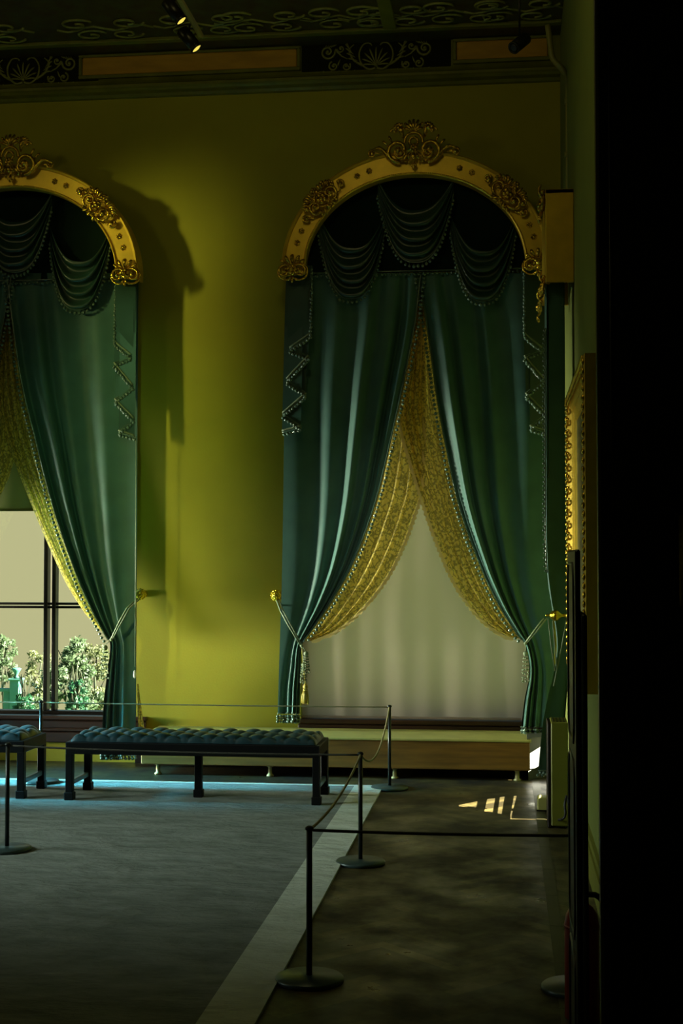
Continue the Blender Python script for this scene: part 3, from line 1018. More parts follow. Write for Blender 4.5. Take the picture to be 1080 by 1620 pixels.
# ---------------------------------------------------------------- drapes
def drape(outer, inner, y0, y1, ytie, Yb, nf, seed, g_tie=.45, g_end=.8, amp=.04, ns=150, nt_=110, hem_slope=0.0, warp=1.5):
    fo = by_y(outer); fi = by_y(inner)
    rnd = random.Random(seed)
    ph = [rnd.uniform(0, 6.28) for _ in range(5)]
    def fn(s, t):
        y = y0 + (y1 - y0) * t
        if y < ytie:
            k = max(0, (y - (y0 + (ytie - y0) * .25)) / (ytie - (y0 + (ytie - y0) * .25))) ** 1.5
            g = 1 + (g_tie - 1) * k
        else:
            k = (y - ytie) / max(1, (y1 - ytie)); g = g_tie + (g_end - g_tie) * min(1, k * 1.6)
        xo, xi = fo(y), fi(y)
        x = xo + (xi - xo) * (s ** g)
        w = s ** warp
        near = math.exp(-((y - ytie) / 45.0) ** 2)
        f = (math.sin(2 * PI * nf * w + ph[0] + .8 * math.sin(t * 2.2 + ph[1])) + .40 * math.sin(2 * PI * nf * 1.7 * w + ph[2] + 1.4 * t) * s + .5 * math.sin(2 * PI * nf * .37 * w + ph[3]))
        top = min(1, t * 6 + .25)
        d = amp * f * (1 - .45 * near) * top * (.22 + .78 * s ** 1.1) + .03 * near
        yy = y + (hem_slope * s * max(0, (y - ytie) / (y1 - ytie)) if y > ytie else 0)
        return P(x, yy, Yb - d)
    return fn
def build_drape(name, label, fn, ytie_t, hem_r, inner_side, group=None):
    p = fn(.5, 0)
    t = thing(name, label, 'curtain', (p.x, p.y, fn(.5, 1).z), group)
    c_ = MB().grid(fn, 170, 130).build('velvet_panel', M['velvet'], t)
    # trim along the inner edge, hanging off it
    path = [fn(1.0, i / 130 * ytie_t) + Vector((0, -.012, 0)) for i in range(131)]
    fringe(path, None, .036, (inner_side * .030, -.010, -.014), .0130, tape=.007).build('edge_fringe', M['bead'], t)
    hp = [fn(i / 40, 1.0) + Vector((0, -.006, 0)) for i in range(41)]
    hb = MB()
    for k in range(hem_r):
        fringe([q + Vector((.006 * (k % 2), -.004 * k, -.022 * k)) for q in hp], hb, .028, (0, -.004, -.026), .0125)
    hb.build('hem_fringe', M['bead'], t)
    return t
YD = 11.29
dl = drape([(452, 432), (449, 700), (446, 900), (443, 1000), (441, 1060), (439, 1128)],
           [(666, 432), (655, 520), (637, 610), (617, 700), (592, 800), (556, 895), (520, 958), (492, 998), (478, 1020), (476, 1060), (475, 1095), (474, 1128)],
           432, 1128, 1020, YD, 4.2, 11, warp=1.7)
build_drape('velvet_curtain', 'green velvet curtain tied back at the left of the taupe blind', dl, (1015 - 432) / (1128 - 432), 3, 1)
dr = drape([(872, 432), (871, 700), (869, 900), (876, 1000), (876, 1060), (876, 1150)],
           [(662, 432), (676, 520), (690, 620), (704, 700), (726, 800), (762, 900), (792, 962), (818, 1003), (829, 1018), (837, 1060), (829, 1110), (825, 1145)],
           432, 1150, 1018, YD, 4.0, 23, g_tie=.55, warp=1.7)
build_drape('velvet_curtain', 'green velvet curtain tied back at the right of the taupe blind', dr, (1012 - 432) / (1150 - 432), 3, -1)
# left window: right-hand drape in view, left-hand one mostly beyond the frame
dl2 = drape([(219, 432), (217, 700), (216, 900), (215, 1000), (215, 1100), (214, 1195)],
            [(12, 432), (22, 520), (36, 610), (58, 700), (84, 800), (118, 900), (146, 965), (166, 1003), (174, 1018), (170, 1060), (164, 1110), (160, 1190)],
            432, 1190, 1018, YD, 3.4, 42, g_tie=.6, warp=1.6)
build_drape('velvet_curtain', 'green velvet curtain tied back at the right of the garden window', dl2, (1012 - 432) / (1190 - 432), 2, -1)
dl3 = drape([(-240, 432), (-242, 900), (-244, 1190)],
            [(20, 432), (4, 520), (-14, 610), (-40, 700), (-70, 800), (-110, 900), (-150, 965), (-190, 1018), (-192, 1190)],
            432, 1190, 1018, YD, 6, 5)
build_drape('velvet_curtain', 'green velvet curtain at the far left of the garden window, cut by the photo edge', dl3, (1012 - 432) / (1190 - 432), 1, 1)

# gold brocade under-curtains
def lace(name, label, outer, inner, y0, y1, Yb, nf, seed, scallop, amp=.030):
    fo = by_y(outer); fi = by_y(inner)
    rnd = random.Random(seed); ph = [rnd.uniform(0, 6) for _ in range(4)]
    def fn(s, t):
        y = y0 + (y1 - y0) * t
        xo, xi = fo(y), fi(y)
        x = xo + (xi - xo) * s
        f = math.sin(2 * PI * nf * s + ph[0]) + .5 * math.sin(2 * PI * nf * 1.9 * s + ph[1] + 2 * t)
        f = math.copysign(abs(f) ** .8, f)
        return P(x, y, Yb - amp * f * (.5 + .5 * min(1, t * 3)) * (1 - .5 * t))
    p = fn(.5, 1)
    t = thing(name, label, 'curtain', (p.x, Yb, p.z))
    MB().grid(fn, 110, 120).build('brocade_panel', M['lace'], t)
    if scallop:
        ed = MB()
        n = 260
        side = 1 if fi((y0 + y1) / 2) > fo((y0 + y1) / 2) else -1
        pts = [fn(1.0, i / n) for i in range(n + 1)]
        L = 0; vs = []
        for i, q in enumerate(pts):
            if i: L += (q - pts[i - 1]).length
            tg = (pts[min(i + 1, n)] - pts[max(i - 1, 0)]).normalized()
            nr = Vector((-tg.z, 0, tg.x)) * side
            if nr.x * side < 0: nr = -nr
            wv = .016 + .016 * abs(math.sin(L * PI / .045))
            for k in range(4):
                vs.append(q + nr * (wv * k / 3) + Vector((0, -.004 - .004 * math.sin(k * 2 + L * 60), 0)))
        fs = []
        for i in range(n):
            for k in range(3):
                a = i * 4 + k; fs.append((a, a + 1, a + 5, a + 4))
        ed.add(vs, fs).build('scalloped_edge', M['lace_edge'], t)
    return t
lace('brocade_curtain', 'gold brocade under-curtain at the left of the taupe blind, scalloped edge',
     [(640, 445), (620, 560), (600, 660), (572, 760), (535, 880), (500, 960), (478, 1016)],
     [(664, 445), (667, 600), (668, 700), (664, 780), (655, 812), (637, 862), (610, 915), (570, 965), (530, 998), (492, 1014)],
     445, 1014, 11.41, 5, 3, True)
lace('brocade_curtain', 'gold brocade under-curtain at the right of the taupe blind, crossing over the other',
     [(672, 445), (690, 560), (708, 660), (735, 770), (772, 880), (806, 960), (834, 1008)],
     [(661, 445), (646, 560), (632, 640), (637, 685), (650, 730), (665, 780), (691, 855), (720, 922), (755, 972), (788, 1000), (812, 1010)],
     445, 1010, 11.375, 6, 9, True)
lace('brocade_curtain', 'gold brocade under-curtain beside the right edge of the garden window',
     [(30, 445), (48, 560), (70, 680), (100, 790), (135, 900), (158, 960), (182, 1008)],
     [(6, 445), (-4, 560), (-2, 640), (8, 690), (28, 745), (50, 800), (78, 866), (106, 925), (136, 972), (160, 998), (172, 1008)],
     445, 1008, 11.375, 6, 19, False)
lace('brocade_curtain', 'gold brocade under-curtain at the far left of the garden window, cut by the photo edge',
     [(-30, 445), (-60, 620), (-100, 800), (-170, 1000)],
     [(20, 445), (27, 640), (26, 710), (14, 755), (0, 785), (-30, 850), (-80, 930), (-150, 1008)],
     445, 1008, 11.41, 6, 29, False)

# ---------------------------------------------------------------- holdback knobs, tie cords, tassels
def knob_back(px, py, label):
    c = P(px, py, D - .14)
    t = thing('holdback_knob', label, 'curtain holdback', (c.x, D, c.z))
    MB().lathe([(.028, D - .001), (.03, D - .012), (.012, D - .02), (.010, D - .10)], (c.x, 0, c.z), 16, 'Y').build('stem', M['brass'], t)
    o = MB()
    o.lathe([(.001, D - .185), (.018, D - .18), (.036, D - .165), (.046, D - .14), (.040, D - .12), (.025, D - .105), (.012, D - .10)], (c.x, 0, c.z), 18, 'Y')
    for i in range(12):
        a = 2 * PI * i / 12
        o.ball((c.x + .040 * math.cos(a), D - .143, c.z + .040 * math.sin(a)), .0125)
    for i in range(7):
        a = 2 * PI * i / 7
        o.ball((c.x + .022 * math.cos(a), D - .172, c.z + .022 * math.sin(a)), .011)
    o.build('knob', M['brass'], t)
    return c
def tassel(mb, top, ln, r, strands=14):
    top = Vector(top)
    mb.ball(top + Vector((0, 0, -r * .8)), r * .75, (1, 1, 1.1))
    mb.lathe([(r * .5, -r * 1.3), (r * .75, -r * 1.6), (r * .6, -r * 2.0)], top, 12)
    for i in range(strands):
        a = 2 * PI * i / strands
        rr = r * random.uniform(.7, 1.15)
        mb.tube([top + Vector((math.cos(a) * r * .5, math.sin(a) * r * .5, -r * 1.9)),
                 top + Vector((math.cos(a) * rr * .9, math.sin(a) * rr * .9, -ln * .6)),
                 top + Vector((math.cos(a) * rr, math.sin(a) * rr, -ln * random.uniform(.92, 1.04)))], r * .16, 5)
    return mb
def bead_tassel(mb, top, ln, r, strands=8):
    top = Vector(top)
    mb.ball(top + Vector((0, 0, -r * .8)), r * .8)
    for i in range(strands):
        a = 2 * PI * i / strands
        for k in range(7):
            f = (k + 1) / 7
            mb.ball(top + Vector((math.cos(a) * r * (.5 + .6 * f), math.sin(a) * r * (.5 + .6 * f), -r - (ln - r) * f * random.uniform(.93, 1.03))), r * .26)
    return mb
def tieback(label, kpt, tie_px, tails, gold_tail=None, Yt=None):
    t = thing('tieback_cord', label, 'curtain tieback', kpt)
    m_ = MB()
    tx, ty = tie_px
    Yt = Yt or YD - .115
    tp = P(tx, ty, Yt)
    for o in (-.010, .012):
        m_.tube([kpt + Vector((o, .02, -.02)), Vector((kpt.lerp(tp, .3).x + o, Yt + .02, kpt.lerp(tp, .3).z)), Vector((kpt.lerp(tp, .6).x + o, Yt - .005, kpt.lerp(tp, .6).z)), tp + Vector((o * .5, 0, 0))], .0066, 7)
    m_.ball(tp, .014)
    m_.build('cord', M['cord'], t)
    for (px, py, ln, r) in tails:
        q = P(px, py, Yt - .01)
        bm_ = MB(); bm_.tube([tp, q], .004, 6); bead_tassel(bm_, q, ln, r)
        bm_.build('bead_tassel', M['cord'], t)
    if gold_tail:
        px, py, ln, r = gold_tail
        q = P(px, py, Yt - .02)
        g = MB(); g.tube([tp, q], .004, 6); tassel(g, q, ln, r)
        o = g.build('silk_tassel', M['tassel_gold'], t); o['label'] = 'gold silk tassel'
    return t
k1 = knob_back(437, 942, 'round gilt holdback knob on the wall left of the taupe blind window')
k2 = knob_back(222, 940, 'round gilt holdback knob on the wall right of the garden window')
k3 = knob_back(868, 968, 'gilt holdback knob in the corner behind the portiere, right of the taupe blind')
tieback('grey green cord tying the curtain left of the taupe blind, gold tassel below', k1, (477, 1022), [(484, 1030, .17, .026), (480, 1048, .16, .024)], (483, 1082, .16, .028))
tieback('grey green cord tying the curtain right of the taupe blind', k3, (831, 1018), [(831, 1030, .24, .026)])
tieback('grey green cord tying the curtain of the garden window', k2, (176, 1012), [(166, 1020, .27, .03)])

# hanging blind cord and lace tail by the left window
pt = P(214, 690, 11.20)
t = thing('blind_cord', 'thin blind pull cord with a white toggle beside the garden window curtain', 'blind cord', P(213, 1145, 11.20))
MB().tube([P(215, 690, 11.20), P(214.5, 900, 11.20), P(213.5, 1055, 11.20)], .004, 6).build('cord', M['cord'], t)
MB().lathe([(.003, .0), (.011, .012), (.013, .035), (.009, .06), (.003, .068)], P(213, 1073, 11.20), 14).build('toggle', M['white'], t)
def tailfn(u, v):
    x = 217 + (2 + 9 * v) * u + 1.5 * v; y = 1082 + 84 * v
    return P(x, y, 11.33 - .012 * math.sin(u * 14))
tm = MB().grid(tailfn, 16, 20).build('brocade_tail', M['lace'])
tag(tm, 'narrow pale gold brocade tail hanging beside the garden window curtain', 'curtain')

# ---------------------------------------------------------------- right wall: box pelmet, portiere, holdback
XPF = 0.281; PY0, PY1 = 9.36, 10.25
zt_ = PX(880, 300, 0.37); 
def zr_(y, Y): return P(880, y, Y).z
ptop, pbot = zr_(299, PY0), zr_(446, PY0)
t = thing('portiere_pelmet', 'gilded box pelmet on the right wall seen end-on', 'pelmet', (XR, PY0, pbot))
bx = MB(); bx.box((XPF, PY0, pbot), (XR - .002, PY0 + .03, ptop), .004); bx.box((XPF, PY0 + .03, pbot), (XPF + .03, PY1, ptop), .004); bx.box((XPF, PY1 - .03, pbot), (XR - .002, PY1, ptop), .004)
bx.box((XPF, PY0, ptop - .03), (XR - .002, PY1, ptop), .004)
bx.build('box', M['gold_band'], t)
for yy, zz2, s_ in ((PY0 + .10, zr_(452, PY0), 0.9), (PY0 + .10, zr_(318, PY0), 1.0), (PY1 - .12, zr_(452, PY0), .9)):
    o = Orn((XPF - .004, yy, zz2), s_, 0, 1, face=(-1, 0, 0))
    for k in (1, -1):
        o.k = k
        o.scroll(.06, -.01, .055, 1.25, PI * .75, -1, .013, .01); o.petal(.02, .05, 1.0, .09, .014, .01); o.petal(.03, -.05, -1.0, .08, .013, .01)
        o.ball(.05, .08, .016, .01)
    o.k = 1; o.flower(0, 0, .045, 6, .02); o.petal(0, .05, PI / 2, .08, .018, .01); o.petal(0, -.05, -PI / 2, .07, .016, .01)
    o.m.build('carved_mount', M['gold'], t)
# portiere: folds running along the wall, gathered at the holdback
def port(u, v):
    z = pbot + .03 + (0.30 - pbot - .03) * v
    zt = 1.12
    k = math.exp(-((z - zt) / .35) ** 2)
    y = PY0 + .06 + (.30 - .12 * k) * u
    low = max(0, (zt - z) / (zt - .30))
    x = XR - .06 - .065 * (1 + math.sin(u * 2 * PI * 3 + 1 + v)) * (1 - .3 * k) - .07 * low * (1 - u) + .03 * k
    return Vector((x, y, z))
t = thing('portiere_curtain', 'dark green velvet portiere on the right wall under the box pelmet', 'curtain', (XR - .1, PY0 + .2, .30))
MB().grid(port, 90, 80).build('velvet_panel', M['velvet'], t)
hp = [port(i / 30, 1.0) for i in range(31)]
fringe(hp, None, .03, (0, 0, -.03), .012).build('hem_fringe', M['bead'], t)
ep = [port(0, .1 + .5 * i / 60) + Vector((-.008, -.004, 0)) for i in range(61)]
fringe(ep, None, .03, (-.012, -.004, -.015), .008).build('edge_fringe', M['bead'], t)
# its jabot
def pj(u, v):
    z = pbot + .02 - (1.30 - .9 * u) * v
    return Vector((XPF + .015 + .01 * math.sin(u * 9), PY0 + .07 + .28 * u, z))
jm = MB().grid(pj, 30, 30).build('jabot', M['satin'], t)
fringe([pj(i / 50, 1.0) for i in range(51)], None, .028, (-.004, 0, -.02), .009).build('bead_fringe', M['bead'], jm)
kc = P(877, 972, 9.50); 
t = thing('holdback_knob', 'turned gilt holdback on the right wall in front of the portiere', 'curtain holdback', (XR, kc.y, kc.z))
kx = kc.x
MB().lathe([(.001, kx - .068), (.010, kx - .062), (.006, kx - .045), (.018, kx - .035), (.034, kx - .012), (.040, kx), (.034, kx + .014), (.018, kx + .03), (.010, kx + .045), (.014, kx + .06), (.010, kx + .075), (.010, XR)],
           (0, kc.y - .18, kc.z), 18, 'X').build('knob', M['brass'], t)
t = thing('tieback_cord', 'grey green cord hanging from the turned holdback on the right wall', 'curtain tieback', kc)
cm = MB()
e = P(878, 1062, 9.3)
ky = kc.y - .18
cm.tube([(kx - .05, ky, kc.z - .02), (kx - .03, ky, kc.z - .2), (e.x, ky, e.z)], .0045, 6)
cm.tube([(kx - .02, ky - .01, kc.z - .035), (e.x + .01, ky - .01, e.z + .02)], .0045, 6)
cm.tube([(kx + .075, ky, kc.z - .012), (kx + .03, ky, kc.z - .25), (e.x + .01, ky, e.z), (e.x - .01, ky, e.z - .1)], .0045, 6)
cm.build('cord', M['cord'], t)

# pipes in the corner
t = thing('wall_pipe', 'cream painted pipe running down the corner behind the box pelmet', 'pipe', (0.40, 10.3, 3.9))
pp = MB(); yq = 10.3
pts = [P(x_, y_, yq) for x_, y_ in ((866, 40), (869, 62), (872, 85), (876, 96), (890, 110), (896, 122), (898, 140), (898.5, 220), (899, 330))]
pp.tube(smooth_curve(pts, 40), .022, 10)
for y_ in (160, 245):
    q = P(898, y_, yq); pp.lathe([(.028, -.02), (.028, .02)], q, 12)
pp.build('main_pipe', M['pipe'], t)
p2 = MB(); p2.tube([P(908.5, y_, 10.0) for y_ in (-10, 150, 330)], .012, 8); p2.build('thin_pipe', M['pipe'], t)

# ---------------------------------------------------------------- picture frame on the right wall
FY0, FY1 = 7.10, 9.08
fz0, fz1 = 1.03, 2.75
XF = XR - .070
t = thing('picture_frame', 'large carved gilt picture frame on the right wall seen edge-on', 'picture', (XR, (FY0 + FY1) / 2, fz0))
pf = [(0.0, 0.0), (0.0, .062), (.012, .070), (.03, .068), (.085, .036), (.095, .038), (.10, .030), (.13, .020), (.14, .026), (.155, .022), (.165, .006), (.165, 0.0)]
def frame_ring(inset, dep):
    return [Vector((XR - .002 - dep, FY0 + inset, fz0 + inset)), Vector((XR - .002 - dep, FY1 - inset, fz0 + inset)), Vector((XR - .002 - dep, FY1 - inset, fz1 - inset)), Vector((XR - .002 - dep, FY0 + inset, fz1 - inset))]
fm = MB()
rings = [frame_ring(a, b) for a, b in pf]
vs = [p for r in rings for p in r]; fs = []
for i in range(len(pf) - 1):
    for k in range(4):
        k2 = (k + 1) % 4
        fs.append((i * 4 + k, i * 4 + k2, (i + 1) * 4 + k2, (i + 1) * 4 + k))
fm.add(vs, fs, False).build('moulding', M['gold_band'], t)
cv = MB()
def along(a, b, n, fn):
    for i in range(n):
        fn(Vector(a).lerp(Vector(b), (i + .5) / n), i)
r1 = frame_ring(.022, .070); r2 = frame_ring(.055, .056)
for k in range(4):
    a, b = r1[k], r1[(k + 1) % 4]; n = int((b - a).length / .045)
    along(a, b, n, lambda p, i: cv.ball(p, .020, (.6, 1, 1)))
    a, b = r2[k], r2[(k + 1) % 4]; n = int((b - a).length / .07)
    def lf(p, i, a=a, b=b):
        tdir = (b - a).normalized(); nd = Vector((0, 0, 1)).cross(Vector((1, 0, 0))) if abs(tdir.z) > .5 else Vector((0, 0, 1))
        pts = []
        for q in range(12):
            f = q / 11; an = f * 7.0; rr = .026 * (1 - .7 * f)
            pts.append(p + tdir * (rr * math.cos(an)) + nd * (rr * math.sin(an)) + Vector((-.004 - .008 * f, 0, 0)))
        cv.tube(pts, .0075, 5)
    along(a, b, n, lf)
cv.build('carving', M['gold'], t)
MB().box((XR - .012, FY0 + .16, fz0 + .16), (XR - .006, FY1 - .16, fz1 - .16)).build('canvas', M['canvas'], t)

# ---------------------------------------------------------------- ledge under the windows
LX0 = F(222, 1226).x; LX1 = P(838, 1190, 10.86).x
LY0, LY1 = 10.86, D - .05
lz1 = P(680, 1170, LY0).z; lz0 = P(680, 1217, LY0).z
t = thing('window_ledge', 'long low oak ledge box on short pale legs under the taupe blind', 'ledge', ((LX0 + LX1) / 2, LY0, 0))
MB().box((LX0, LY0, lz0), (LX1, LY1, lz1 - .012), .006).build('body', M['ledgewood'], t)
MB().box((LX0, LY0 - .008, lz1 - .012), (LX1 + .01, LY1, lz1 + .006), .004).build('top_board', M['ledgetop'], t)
for px in (250, 427, 624, 818):
    q = P(px, 1230, LY0 + .05)
    MB().lathe([(.030, 0), (.030, .008), (.017, .02), (.016, lz0 - .015), (.032, lz0 - .004), (.032, lz0)], (q.x, LY0 + .05, 0), 14).build('leg', M['leg_pale'], t)

# pale block added in the corner to make the bright sun patch
q0 = P(838, 1212, 11.0); q1 = P(864, 1166, 11.2)
mm = MB()
mz = P(850, 1166, 11.0).z
mm.quadbox([(.165, 10.90, .09), (.40, 11.14, .09), (.40, 11.40, .09), (.165, 11.40, .09)], (0, 0, mz - .09))
mm.quadbox([(.175, 10.94, 0), (.39, 11.16, 0), (.39, 11.38, 0), (.175, 11.38, 0)], (0, 0, .09))
tag(mm.build('sun_patch_block', M['sun_block']), 'pale block added to catch the sun in the corner beyond the oak ledge', 'added_block')

# heater panel, small box, cable
hq = F(872, 1311)
hz = P(880, 1143, hq.y).z
t = thing('panel_heater', 'tall narrow olive panel heater standing by the right wall', 'heater', (hq.x + .05, hq.y, 0))
hx0 = hq.x; hx1 = P(899, 1300, hq.y).x
MB().box((hx0, hq.y, .015), (hx1, hq.y + .30, hz), .006).build('casing', M['olive_paint'], t)
MB().box((hx0 - .022, hq.y + .02, .0), (hx0, hq.y + .28, hz - .004), .004).build('side_panel', M['frame_brown'], t)
g_ = MB()
for i in range(4):
    g_.box((hx0 + .015 + i * .022, hq.y + .04, hz), (hx0 + .024 + i * .022, hq.y + .26, hz + .004))
g_.build('top_grille', M['frame_brown'], t)
MB().box((hx0 + .02, hq.y + .03, 0), (hx1 - .02, hq.y + .27, .015)).build('foot', M['black'], t)
qb = F(858, 1284)
bxm = MB().box((qb.x - .035, qb.y, 0), (qb.x + .06, qb.y + .1, .095), .008)
t = thing('floor_socket_box', 'small yellow box on the floor beside the olive heater', 'box', (qb.x, qb.y, 0))
bxm.build('casing', M['ledgetop'], t)
MB().box((qb.x - .04, qb.y - .005, 0), (qb.x + .065, qb.y + .105, .012), .003).build('base_plate', M['frame_brown'], t)
cb = MB()
cpts = [F(875, 1300), F(880, 1296), P(888, 1291, 8.6), P(893, 1285, 8.6), P(892, 1268, 8.62), P(896, 1255, 8.65), P(900, 1285, 8.55), P(899, 1310, 8.5)]
cb.tube(smooth_curve([Vector((p.x, p.y - .1, max(p.z, .012))) for p in cpts], 50), .008, 7)
tag(cb.build('power_cable', M['black']), 'looped black power cable beside the olive heater', 'cable')

# ---------------------------------------------------------------- carpet
cz = .012
cy1 = F(300, 1239.5).y; cx1 = F(502, 1440).x
t = thing('carpet', 'worn blue grey carpet with a pale border covering the floor at left', 'carpet', (-4, 6, 0))
bw = cx1 - F(432, 1440).x
MB().box((-7.5, 1.0, 0), (cx1 - bw, cy1 - .05, cz)).build('field', M['carpet'], t)
bm2 = MB(); bm2.box((cx1 - bw, 1.0, 0), (cx1, cy1, cz + .002)); bm2.box((-7.5, cy1 - .05, 0), (cx1 - bw, cy1, cz + .002))
o = bm2.build('border', M['carpet_border'], t); o['label'] = 'pale border strip'

# ---------------------------------------------------------------- tufted benches
def bench_mesh(x0, x1, y0, y1, zt, zc0, label, mid_leg=True):
    t = thing('tufted_bench', label, 'bench', ((x0 + x1) / 2, (y0 + y1) / 2, cz), 'tufted benches by the windows')
    lw = .052
    MB().box((x0, y0, zt - .085), (x1, y1, zt), .006).build('seat_rail', M['benchwood'], t)
    def cu(u, v):
        X = x0 + .03 + (x1 - x0 - .06) * u; Y = y0 + .02 + (y1 - y0 - .04) * v
        e = min(1, u * 34, (1 - u) * 34); e2 = min(1, v * 9, (1 - v) * 9)
        edge = math.sqrt(max(0, 1 - (1 - e) ** 2)) * math.sqrt(max(0, 1 - (1 - e2) ** 2))
        a = (X - x0) / .17 + (Y - y0) / .21; b = (X - x0) / .17 - (Y - y0) / .21
        tu = (abs(math.sin(PI * a)) * abs(math.sin(PI * b))) ** .45
        return Vector((X, Y, zt + .002 + (zc0 - zt) * edge * (.48 + .52 * tu)))
    MB().grid(cu, 200, 60).build('cushion', M['leather'], t)
    for i in range(-2, 40):
        for j in range(-2, 10):
            for h in (0, .5):
                X = x0 + (i + h) * .17; Y = y0 + (j + h) * .21
                if x0 + .06 < X < x1 - .06 and y0 + .05 < Y < y1 - .05:
                    MB().ball((X, Y, zt + .002 + (zc0 - zt) * .48), .011, (1, 1, .6)).build('tuft_button', M['leather'], t)
    legs = [(x0, y0), (x1 - lw, y0), (x0, y1 - lw), (x1 - lw, y1 - lw)]
    if mid_leg:
        legs.append(((x0 + x1) / 2 - lw / 2, (y0 + y1) / 2 - lw / 2))
    for lx, ly in legs:
        m_ = MB(); m_.box((lx, ly, cz), (lx + lw, ly + lw, zt - .08), .004); m_.box((lx - .007, ly - .007, cz), (lx + lw + .007, ly + lw + .007, cz + .055), .004)
        m_.build('leg', M['benchwood'], t)
    for lx in (x0, x1 - lw):
        MB().box((lx + .012, y0 + lw, cz + .10), (lx + lw - .012, y1 - lw, cz + .135), .004).build('stretcher', M['leather'], t)
    return t
q0 = F(97, 1269, cz); q1 = F(508, 1271, cz)
by0 = (q0.y + q1.y) / 2
btop = P(300, 1177, by0).z; bcush = btop + .062
by1 = F(130, 1249, cz).y + .03
bench_mesh(q0.x, q1.x, by0, by1, btop, bcush, 'long tufted blue green bench on the carpet, wholly in view')
xe = F(73, 1246, cz).x
bench_mesh(xe - 1.9, xe, by0 + .02, by1 + .02, btop, bcush, 'tufted blue green bench under the garden window, cut by the left photo edge')

# ---------------------------------------------------------------- barrier posts and ropes
def post(px, py, z0, label, hk=.364):
    b = F(px, py, z0)
    hgt = H * hk
    t = thing('barrier_post', label, 'barrier post', (b.x, b.y, z0), 'rope barrier posts')
    MB().lathe([(.138, .0), (.140, .004), (.140, .014), (.134, .020), (.03, .024), (.018, .026)], (b.x, b.y, z0), 36).build('base', M['postbase'], t)
    MB().lathe([(.0125, .02), (.0125, hgt - .012)], (b.x, b.y, z0), 14).build('pole', M['post'], t)
    MB().lathe([(.0125, hgt - .014), (.018, hgt - .010), (.018, hgt - .002), (.010, hgt + .004), (.002, hgt + .006)], (b.x, b.y, z0), 14).build('cap', M['post'], t)
    return Vector((b.x, b.y, z0 + hgt - .012))
pA = post(489, 1552, 0, 'nearest barrier post on the parquet, at the carpet edge')
pB = post(570, 1366, 0, 'middle barrier post of the row along the carpet edge')
pC = post(616, 1248, 0, 'farthest barrier post on the parquet, in front of the oak ledge')
pD = post(11, 1345, cz, 'barrier post at the left photo edge, standing on the carpet')
pE = post(64, 1238, cz, 'barrier post between the two benches under the garden window')
pG = post(912, 1566, 0, 'barrier post half hidden behind the dark screen at right')
def rope(a, b, sag, label, m='rope', r=.0065):
    n = 24
    pts = [a.lerp(b, i / n) + Vector((0, 0, -sag * (1 - (2 * i / n - 1) ** 2))) for i in range(n + 1)]
    # both ends end at the faces of the poles
    d = (b - a).normalized() * .014
    pts[0] = pts[0] + d; pts[-1] = pts[-1] - d
    o = MB().tube(pts, r, 7).build('barrier_rope', M[m])
    return tag(o, label, 'rope', 'barrier ropes')
rope(pA, pB, .05, 'rope from the nearest post to the middle post along the carpet edge')
rope(pB, pC, .17, 'drooping rope from the middle post to the farthest post along the carpet edge')
rope(pA, pG, .005, 'taut dark rope crossing the parquet to the dark screen', 'rope_dark')
rope(pE, pC, .004, 'long taut rope running behind the benches to the farthest post', 'rope', .0048)
rope(pD, pB, .012, 'taut rope crossing in front of the benches to the middle post', 'rope_dark', .006)
rope(pD, pD + Vector((-1.8, .1, 0)), .01, 'rope leaving the left photo edge from the post on the carpet', 'rope_dark', .006)
rope(pE, pE + Vector((-1.8, .05, 0)), .004, 'rope leaving the left photo edge below the garden window', 'rope', .0048)

# ---------------------------------------------------------------- right foreground: folding screen, extinguisher, door leaf
SX = .2175
t = thing('folding_screen', 'dark panelled wooden screen standing edge-on at the right', 'screen', (SX + .03, 4.65, 0))
sm_ = MB(); sm_.box((SX, 4.40, 0), (SX + .017, 4.92, 1.735), .006); sm_.build('tall_leaf', M['blackwood'], t)
s2 = MB(); s2.box((SX + .018, 4.36, 0), (SX + .034, 4.90, 1.535), .006); s2.build('low_leaf', M['blackwood'], t)
def panel_mould(z0, z1):
    m_ = MB()
    ring = [(4.47, z0 + .05), (4.52, z0), (4.80, z0), (4.85, z0 + .05), (4.85, z1 - .05), (4.80, z1), (4.52, z1), (4.47, z1 - .05), (4.47, z0 + .05)]
    m_.tube([(SX, y_, z_) for y_, z_ in ring], .006, 8)
    return m_
for z0, z1 in ((1.12, 1.69), (.50, 1.06), (.06, .44)):
    panel_mould(z0, z1).build('panel_moulding', M['post'], t)
# fire extinguisher
ex = .279; ey = 5.30
t = thing('fire_extinguisher', 'red fire extinguisher on the floor, mostly hidden by the dark screen', 'fire extinguisher', (ex, ey, 0))
MB().lathe([(.060, .0), (.064, .006), (.064, .35), (.058, .385), (.042, .41), (.022, .425), (.020, .435)], (ex, ey, 0), 28).build('cylinder', M['red'], t)
MB().lathe([(.0655, .335), (.0655, .347)], (ex, ey, 0), 28).build('band', M['red'], t)
v_ = MB(); v_.lathe([(.022, .433), (.022, .465), (.012, .47)], (ex, ey, 0), 14); v_.box((ex - .012, ey - .09, .465), (ex + .012, ey + .02, .478), .003); v_.box((ex - .012, ey - .10, .490), (ex + .012, ey + .02, .500), .003)
v_.build('valve', M['black'], t)
hs = MB(); hs.tube(smooth_curve([(ex, ey + .02, .45), (ex + .07, ey + .02, .44), (ex + .10, ey, .32), (ex + .085, ey - .01, .12)], 24), .011, 8)
hs.build('hose', M['black'], t)
